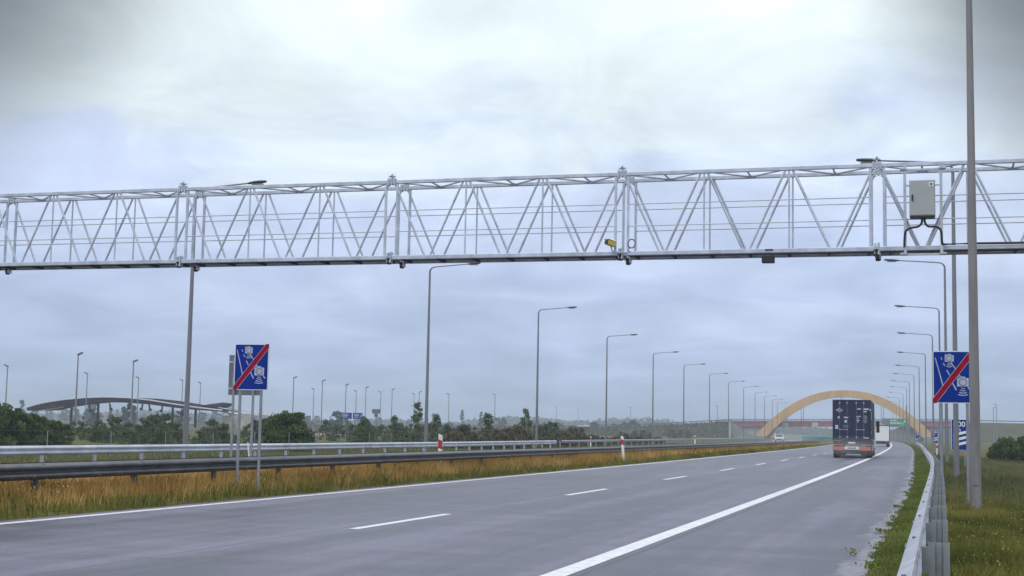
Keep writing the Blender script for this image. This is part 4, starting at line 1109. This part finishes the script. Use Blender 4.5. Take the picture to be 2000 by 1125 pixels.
def plant(key, px, Y, sc, lab, cat='bush', z=None, hz=1):
    name = {'dense': 'dense_bush', 'mid': 'leafy_shrub', 'pale': 'willow_shrub', 'russet': 'russet_shrub', 'spire': 'young_tree', 'far': 'distant_tree', 'farspire': 'distant_poplar'}[key]
    i = nplant.get(key, 0); nplant[key] = i+1
    cm, tm = KINDS[key][i % len(KINDS[key])]
    hz = hz*rng.uniform(.85, 1.15)
    while px < 1700 and bear(px, Y) > wx(-33, Y) and Y < 600: Y += 3; 
    x = bear(px, Y)
    if z is None: z = -.35+grade(Y)
    r_ = empty(name, (x, Y, z), rng.uniform(0, 6.28), lab, cat, {'dense': 'dense green bushes', 'mid': 'shrubs of the left scrub', 'pale': 'shrubs of the left scrub', 'russet': 'russet shrubs of the middle scrub', 'spire': 'young upright trees in the scrub', 'far': 'distant trees', 'farspire': 'distant trees'}[key])
    r_.scale = (sc, sc, sc*hz)
    for nm, me in (('crown', cm), ('trunk', tm)):
        o = bpy.data.objects.new(nm, me); col.objects.link(o); o.parent = r_
    return r_
# dense hedge-like mass at far left
Ls = [(-22, 92, 1.0), (-2, 84, .9), (16, 90, .98), (36, 86, .86), (54, 94, .84), (70, 88, .72), (88, 92, .66), (106, 90, .55), (124, 95, .48), (-40, 80, 1.0)]
for i, (px, Y, sc) in enumerate(sorted(Ls)):
    plant('dense', px, Y, sc, ('dense dark green bush at the left edge, %s of the clump from the left' % ordn(i)))
scr = []
g_ = random.Random(5)
for px in range(140, 600, 19):
    scr.append((px+g_.uniform(-7, 7), g_.uniform(95, 140), g_.uniform(.4, .8), g_.choice(['mid', 'mid', 'pale'])))
for px, Y, sc in ((548, 96, .95), (562, 92, 1.05), (575, 98, .9), (530, 100, .85), (590, 100, .55)): scr.append((px, Y, sc, 'dense'))
scr += [(300, 118, 1.25, 'mid'), (318, 112, 1.15, 'mid'), (286, 112, 1.0, 'mid'), (226, 110, 1.0, 'mid'), (194, 108, .95, 'mid'), (350, 108, .95, 'mid'), (503, 104, .9, 'mid'), (412, 112, .95, 'mid'), (436, 100, .75, 'mid')]
for px in (640, 662, 690, 705, 712, 720, 745, 762): scr.append((px+g_.uniform(-3, 3), g_.uniform(150, 175), g_.uniform(.7, 1.0), 'mid'))
scr += [(708, 120, .8, 'mid'), (716, 122, .9, 'mid')]
for px in (780, 795, 806, 822, 840, 852, 862, 874, 885, 896, 905): scr.append((px+g_.uniform(-3, 3), g_.uniform(110, 135), g_.uniform(.7, 1.0), g_.choice(['mid', 'pale', 'mid'])))
scr = [(a, b, c*(.8 if a < 530 else .94), d) for a, b, c, d in scr]; scr.sort()
for i, (px, Y, sc, k) in enumerate(scr):
    if k == 'dense': plant(k, px, Y, sc, 'dark leafy bush, %s of the scrub from the left' % ordn(i))
    else: plant(k, px, Y, sc, '%s shrub, %s of the scrub from the left' % ('green' if k == 'mid' else 'greyish open', ordn(i)))
rus = []
for px in range(868, 1290, 8): rus.append((px+g_.uniform(-5, 5), g_.uniform(108, 160), g_.uniform(.6, 1.0)))
for i, (px, Y, sc) in enumerate(rus): plant('russet', px, Y, sc*(1.1 if px < 1130 else .8), 'low russet shrub, %s from the left in the middle scrub' % ordn(i))
for i, (px, Y, sc, hz_) in enumerate([(770, 120, .72, 1.1), (815, 112, .95, 1.15), (851, 118, .85, 1.0), (952, 118, .9, 1.0), (1026, 112, .98, 1.05), (1066, 104, .85, .95), (1083, 104, .85, .95), (1074, 100, .9, .75), (1000, 125, .6, 1.0)]):
    plant('spire', px, Y, sc, 'young upright tree poking above the scrub, %s of its kind from the left' % ordn(i), 'tree', hz=hz_)
for i, (px, Y, sc) in enumerate([(1240, 330, 1.0), (1255, 335, 1.15), (1268, 330, 1.0), (1312, 420, 1.2), (1330, 420, 1.3), (1345, 425, 1.0), (1215, 250, .8), (1020, 120, .6), (985, 118, .55)]): plant('mid', px, Y, sc*.8, 'small green shrub among the russet scrub, %s from front' % ordn(i))
# right-hand bush
for i, (px, Y, sc) in enumerate([(1940, 112, .42), (1950, 110, .5), (1966, 112, .58), (1984, 108, .6), (2002, 112, .62), (2024, 110, .64)]):
    plant('dense', px, Y, sc, 'dark bush on the right field, %s of the clump from the left' % ordn(i), z=-.75)
# distant trees
far = []
for px in range(-10, 1150, 27): far.append((px+g_.uniform(-9, 9), g_.uniform(650, 1250), g_.uniform(.7, 1.5), g_.choice(['far', 'far', 'farspire'])))
far += [(556, 330, .72, 'far'), (580, 340, .62, 'far'), (657, 420, .85, 'far'), (668, 430, .75, 'far'), (602, 700, 1.0, 'far'), (250, 420, 1.0, 'far'), (262, 430, .9, 'farspire'), (176, 400, .8, 'far'), (350, 440, .9, 'far'), (215, 450, .8, 'farspire'),
        (1159, 640, .78, 'far'), (1141, 640, .6, 'far'), (1200, 660, .72, 'far'), (1228, 660, .8, 'far'), (1236, 650, .95, 'far'), (1219, 680, .7, 'far'), (1162, 640, .8, 'far'), (1275, 700, .55, 'far'), (1292, 700, .5, 'far'), (1088, 640, .8, 'far'), (1120, 660, .6, 'far'), (1050, 650, .7, 'farspire'), (1065, 640, .6, 'far')]
far.sort()
for i, (px, Y, sc, k) in enumerate(far):
    plant(k, px, Y, sc*.9, 'hazy %s on the skyline, %s from the left' % ('tree' if k == 'far' else 'slim tree', ordn(i) if i < 69 else 'last'), 'tree', z=-1.6)

# far-off wood that closes the horizon
vs = []; wm = MB(); g_ = np.random.default_rng(4); cs = []; tn = []
for k in range(26000):
    x = g_.uniform(-1500, 700); y = 1450+g_.uniform(0, 90)+abs(x)*.0
    top = 9+3.5*math.sin(x*.013)+2.5*math.sin(x*.041+1)+g_.uniform(-1, 1)*2
    cs.append((x, y, -2+top*g_.uniform(0, 1)**.6)); tn.append(g_.uniform(0, 1))
me = leaf_mesh('woodland', np.array(cs), g_.uniform(1.2, 3.2, len(cs)), tn, M['leaf_far'])
o = bpy.data.objects.new('woodland', me); col.objects.link(o); tag(o, 'far-off band of woodland along the horizon', 'woodland', kind='stuff')

for lo, hi, n_, mm in ((-300, -82, 9000, 'leaf_brown'), (-300, -82, 6000, 'grass_field')):
    pts_ = on_bank((lo, hi), n_, 3 if mm == 'leaf_brown' else 4)
    me = leaf_mesh('bank_scrub', np.array(pts_), nrg.uniform(.25, .8, len(pts_)), nrg.uniform(0, 1, len(pts_)), M[mm])
    o = bpy.data.objects.new('bank_scrub', me); col.objects.link(o); tag(o, 'rough %s growth covering the slope of the left embankment' % ('brown' if mm == 'leaf_brown' else 'green'), 'scrub', kind='stuff')
# ------------------------------------------------------------------ grass
def blades(name, label, pts, h, w, m, lean=.35, tone=None, hs=None):
    """pts: (n,3) roots"""
    n = len(pts); p = np.asarray(pts); g = nrg
    a = g.uniform(0, 2*np.pi, n); H = h*g.uniform(.45, 1.25, n)*(1 if hs is None else hs); la = g.uniform(0, 2*np.pi, n); ll = lean*g.uniform(0, 1, n)*H
    side = np.stack([np.cos(a), np.sin(a), np.zeros(n)], 1)*(w*g.uniform(.6, 1.3, n))[:, None]*.5
    mid = p+np.stack([np.cos(la)*ll*.35, np.sin(la)*ll*.35, H*.55], 1)
    tip = p+np.stack([np.cos(la)*ll, np.sin(la)*ll, H], 1)
    v = np.stack([p-side, p+side, mid+side*.75, tip, mid-side*.75], 1).reshape(-1, 3)
    me = bpy.data.meshes.new(name); me.vertices.add(5*n); me.vertices.foreach_set('co', v.ravel())
    me.loops.add(5*n); me.loops.foreach_set('vertex_index', np.arange(5*n)); me.polygons.add(n); me.polygons.foreach_set('loop_start', np.arange(n)*5)
    me.update(calc_edges=True)
    at = me.attributes.new('tone', 'FLOAT', 'FACE')
    if tone is None: tone = g.uniform(0, 1, n)
    at.data.foreach_set('value', np.clip(tone, 0, 1).astype(np.float32)); me.materials.append(m)
    o = bpy.data.objects.new(name, me); col.objects.link(o); tag(o, label, 'grass', kind='stuff'); return o
DEV = np.vectorize(dev); SPL = np.vectorize(split); PRF = np.vectorize(prof); GRD = np.vectorize(grade)
def scatter(n, s0, s1, y0, y1, bias=1.0, patch=None):
    """random roots in road coordinates, denser close by when bias > 1"""
    u = nrg.uniform(0, 1, n)**bias; Y = y0+(y1-y0)*u; s = nrg.uniform(s0, s1, n)
    if patch is not None:
        k = patch(s, Y) > nrg.uniform(0, 1, n); s, Y = s[k], Y[k]
    e = np.where(s < -15.0, SPL(Y), 0)
    e = e-.22*np.exp(-((Y-45)/30.)**2)*(s > -1.2)*(s < 5)
    return np.stack([s-DEV(Y)-e, Y, PRF(s)+GRD(Y)-.01], 1), s, Y
def lump(s, Y, a=.9, b=.35, ph=0): return .5+.5*np.sin(a*s*2.1+ph+1.7*np.sin(b*Y+ph))*np.sin(b*Y*1.3+.8*np.sin(s*3+ph))

# median: short green near the asphalt, tall orange seeding grass up to the rail
edge = lambda s, Y: np.clip((-12.62-s+.16*np.sin(Y*1.3)*np.sin(Y*.37)+.09*np.sin(Y*5.3+1)+.06*np.sin(Y*11))/.12, 0, 1)
p1, s1_, y1_ = scatter(52000, -13.5, -12.5, 12, 70, 1.3, edge)
blades('median_grass', 'short green grass at the edge of the median strip', p1, .085, .014, M['grass_green'], .6, tone=lump(s1_, y1_)*.6+nrg.uniform(0, .4, len(s1_)))
p2, s2_, y2_ = scatter(85000, -15.2, -12.70, 12, 70, 1.3, lambda s, Y: np.clip((-12.68-s)/.75+.35*(lump(s, Y, 1.3, .5, 2)-.5), 0.02, 1))
blades('dry_grass', 'tall orange seeding grass in front of the dark median rail', p2, .30, .010, M['grass_dry'], .5, tone=lump(s2_, y2_, 1.1, .8, 1)*.55+nrg.uniform(0, .45, len(s2_)), hs=.5+.35*lump(s2_, y2_, 2.3, 1.9, 4)+.3*np.clip((-12.7-s2_)/.7, 0, 1)+.5*np.clip((y2_-32)/30, 0, 1))
pq, sq_, yq_ = scatter(48000, -13.9, -12.6, 12, 70, 1.3, lambda s, Y: .25+.75*lump(s, Y, 1.7, 1.1, 5)**2)
blades('median_grass', 'green grass mixed through the orange seeding grass', pq, .22, .013, M['grass_green'], .6, tone=nrg.uniform(0, 1, len(sq_)), hs=.4+.9*lump(sq_, yq_, 2.0, 1.3, 2))
k_ = nrg.integers(0, len(p2), 9000); hd_ = p2[k_]+np.stack([nrg.normal(0, .05, 9000), nrg.normal(0, .05, 9000), nrg.uniform(.14, .40, 9000)], 1)
me = leaf_mesh('seed_heads', hd_, nrg.uniform(.008, .02, 9000), nrg.uniform(.3, 1, 9000), M['grass_dry'])
o = bpy.data.objects.new('seed_heads', me); col.objects.link(o); tag(o, 'tan seed heads over the orange median grass', 'grass', kind='stuff')
p3, s3_, y3_ = scatter(60000, -13.5, -12.55, 70, 330, 1.5, edge)
blades('median_grass', 'short green grass farther along the median strip', p3, .17, .05, M['grass_green'], .6, tone=lump(s3_, y3_)*.6+nrg.uniform(0, .4, len(s3_)))
p4, s4_, y4_ = scatter(40000, -15.0, -12.95, 70, 330, 1.5, lambda s, Y: np.clip((-12.9-s)/.8+.3*(lump(s, Y, 1.3, .2, 2)-.5), 0.02, 1)*np.clip(1.3-Y/330, .1, 1))
blades('dry_grass', 'orange seeding grass farther along the median strip', p4, .40, .035, M['grass_dry'], .45, tone=lump(s4_, y4_, 1.1, .4, 1)*.5+nrg.uniform(0, .5, len(s4_)))
# right verge between shoulder and rail
ve = lambda s, Y: np.clip((s+.80-.10*np.sin(Y*1.7)-.08*np.sin(Y*4.1+2)-.05*np.sin(Y*9))/.08, 0, 1)
p5, s5_, y5_ = scatter(60000, -.95, .1, 4, 60, 1.5, ve)
blades('verge_grass', 'low green grass and weeds between the hard shoulder and the right guardrail', p5, .06, .016, M['grass_verge'], .9, tone=lump(s5_, y5_, 1.2, .9)*.6+nrg.uniform(0, .5, len(s5_)))
p6, s6_, y6_ = scatter(22000, -.9, .1, 60, 300, 1.4, ve)
blades('verge_grass', 'green grass farther up the right verge', p6, .08, .05, M['grass_verge'], .8)
# right field
p7, s7_, y7_ = scatter(120000, .05, 3.6, 5, 34, 1.4)
blades('field_grass', 'rough green grass of the field at bottom right', p7, .17, .012, M['grass_green'], .6, tone=lump(s7_, y7_, .9, .7, 3)*.7+nrg.uniform(0, .4, len(s7_))-.1, hs=.5+.8*lump(s7_, y7_, 1.4, 1.1, 6))
p8, s8_, y8_ = scatter(40000, .05, 16, 30, 120, 1.4)
blades('field_grass', 'rough grass of the right field beyond the thick pole', p8, .22, .045, M['grass_field'], .6, tone=lump(s8_, y8_, .3, .12, 3)*.7+nrg.uniform(0, .4, len(s8_)))
p9, s9_, y9_ = scatter(16000, .3, 14, 9, 90, 1.5, lambda s, Y: np.clip(lump(s, Y, .35, .13, 1)*1.6-.7, 0, 1))
blades('dry_grass', 'patches of brown seeding grass on the right field', p9, .17, .012, M['grass_dry'], .5, tone=nrg.uniform(0, .35, len(s9_)))
# far verge
pa, sa_, ya_ = scatter(60000, -60, -28.0, 30, 200, 1.4)
blades('meadow_grass', 'green meadow grass behind the silver guardrail', pa, .16, .07, M['grass_field'], .6, tone=lump(sa_, ya_, .2, .1)*.6+nrg.uniform(0, .5, len(sa_)))

kk = nrg.integers(0, len(p7), 2600); hd_ = p7[kk]+np.stack([np.zeros(2600), np.zeros(2600), nrg.uniform(.1, .26, 2600)], 1)
me = leaf_mesh('seed_heads', hd_, nrg.uniform(.006, .014, 2600), nrg.uniform(.2, 1, 2600), M['grass_dry'])
o = bpy.data.objects.new('seed_heads', me); col.objects.link(o); tag(o, 'scattered tan seed heads over the rough green grass of the right field', 'grass', kind='stuff')
# little weeds creeping over the edge of the hard shoulder
cs = []; tn = []
for k in range(60):
    Y = 5+55*nrg.uniform(0, 1)**1.4; s = -.84+.10*math.sin(Y*1.7)+.08*math.sin(Y*4.1+2)+nrg.uniform(-.04, .08)
    for j in range(46):
        a = nrg.uniform(0, 6.28); q = abs(nrg.normal(0, .06)); cs.append((wx(s+q*math.cos(a), Y), Y+q*2*math.sin(a), .015+grade(Y)+nrg.uniform(0, .05))); tn.append(nrg.uniform(.2, 1))
me = leaf_mesh('edge_weeds', np.array(cs), nrg.uniform(.010, .024, len(cs)), tn, M['grass_verge'])
o = bpy.data.objects.new('edge_weeds', me); col.objects.link(o); tag(o, 'small leafy weeds creeping over the pale edge of the hard shoulder', 'weeds', kind='stuff')

# tuft growing out of the median rail
w0 = empty('weed_tuft', (bear(1055, 52), 52, grade(52)+.1), 0, 'yellow-green weed tuft growing through the median rail', 'weed')
cs = nrg.normal(size=(420, 3))*np.array([.22, .2, .16])+np.array([0, 0, .42]); me = leaf_mesh('leaves', cs, nrg.uniform(.02, .05, 420), nrg.uniform(.3, 1, 420), M['grass_green'])
o = bpy.data.objects.new('leaves', me); col.objects.link(o); o.parent = w0
b = MB()
for dx, h_ in ((-.35, .75), (-.28, .68), (-.02, .85), (.05, .8), (.12, .7)): b.tube([(dx, 0, 0), (dx+.02, 0, h_*.6), (dx-.01, 0, h_)], [.014, .012, .006], 5)
b.build('stem', M['leaf_dark'], w0)

# ------------------------------------------------------------------ haze
hz = MB().box((-300, 950, 17), (3800, 2700, 43)).build('haze', None) if False else None
me = MB().box((-150, 1000, 16), (5400, 2600, 42))
hm_ = bpy.data.materials.new('haze_air'); hm_.use_nodes = True; t = hm_.node_tree; t.nodes.clear()
out = t.nodes.new('ShaderNodeOutputMaterial'); pv = t.nodes.new('ShaderNodeVolumePrincipled')
pv.inputs['Color'].default_value = (.80, .89, 1, 1); pv.inputs['Density'].default_value = .00052; pv.inputs['Anisotropy'].default_value = .2
t.links.new(pv.outputs[0], out.inputs['Volume'])
hz = me.build('haze', hm_); tag(hz, kind='stuff')

def spray(loc, size, dens, lab):
    m = bpy.data.materials.new('spray_mist'); m.use_nodes = True; t = m.node_tree; t.nodes.clear(); L = t.links.new
    out = t.nodes.new('ShaderNodeOutputMaterial'); pv = t.nodes.new('ShaderNodeVolumePrincipled'); pv.inputs['Color'].default_value = (.9, .93, 1, 1)
    tc = t.nodes.new('ShaderNodeTexCoord'); gr = t.nodes.new('ShaderNodeTexGradient'); gr.gradient_type = 'SPHERICAL'; L(tc.outputs['Object'], gr.inputs[0])
    n = t.nodes.new('ShaderNodeTexNoise'); n.inputs['Scale'].default_value = 3; L(tc.outputs['Object'], n.inputs['Vector'])
    k = t.nodes.new('ShaderNodeMath'); k.operation = 'MULTIPLY'; L(gr.outputs[1], k.inputs[0]); L(n.outputs[0], k.inputs[1])
    k2 = t.nodes.new('ShaderNodeMath'); k2.operation = 'MULTIPLY'; L(k.outputs[0], k2.inputs[0]); k2.inputs[1].default_value = dens
    L(k2.outputs[0], pv.inputs['Density']); L(pv.outputs[0], out.inputs['Volume'])
    mb = MB(); rings = []
    for i in range(9):
        a = math.pi*i/8; rings.append([Vector((max(math.sin(a), .02)*math.cos(2*math.pi*j/14), max(math.sin(a), .02)*math.sin(2*math.pi*j/14), math.cos(a))) for j in range(14)])
    mb.loft(rings); o = mb.build('spray', m); o.location = loc; o.scale = size; tag(o, lab, 'spray', kind='stuff')
spray((-5.2, 93.5, .55), (2.4, 7, .75), .16, 'faint road spray round the wheels of the black lorry')
spray((bear(1545, 300), 305, .0), (6, 22, 1.2), .035, 'road spray trailing the white car on the far carriageway')
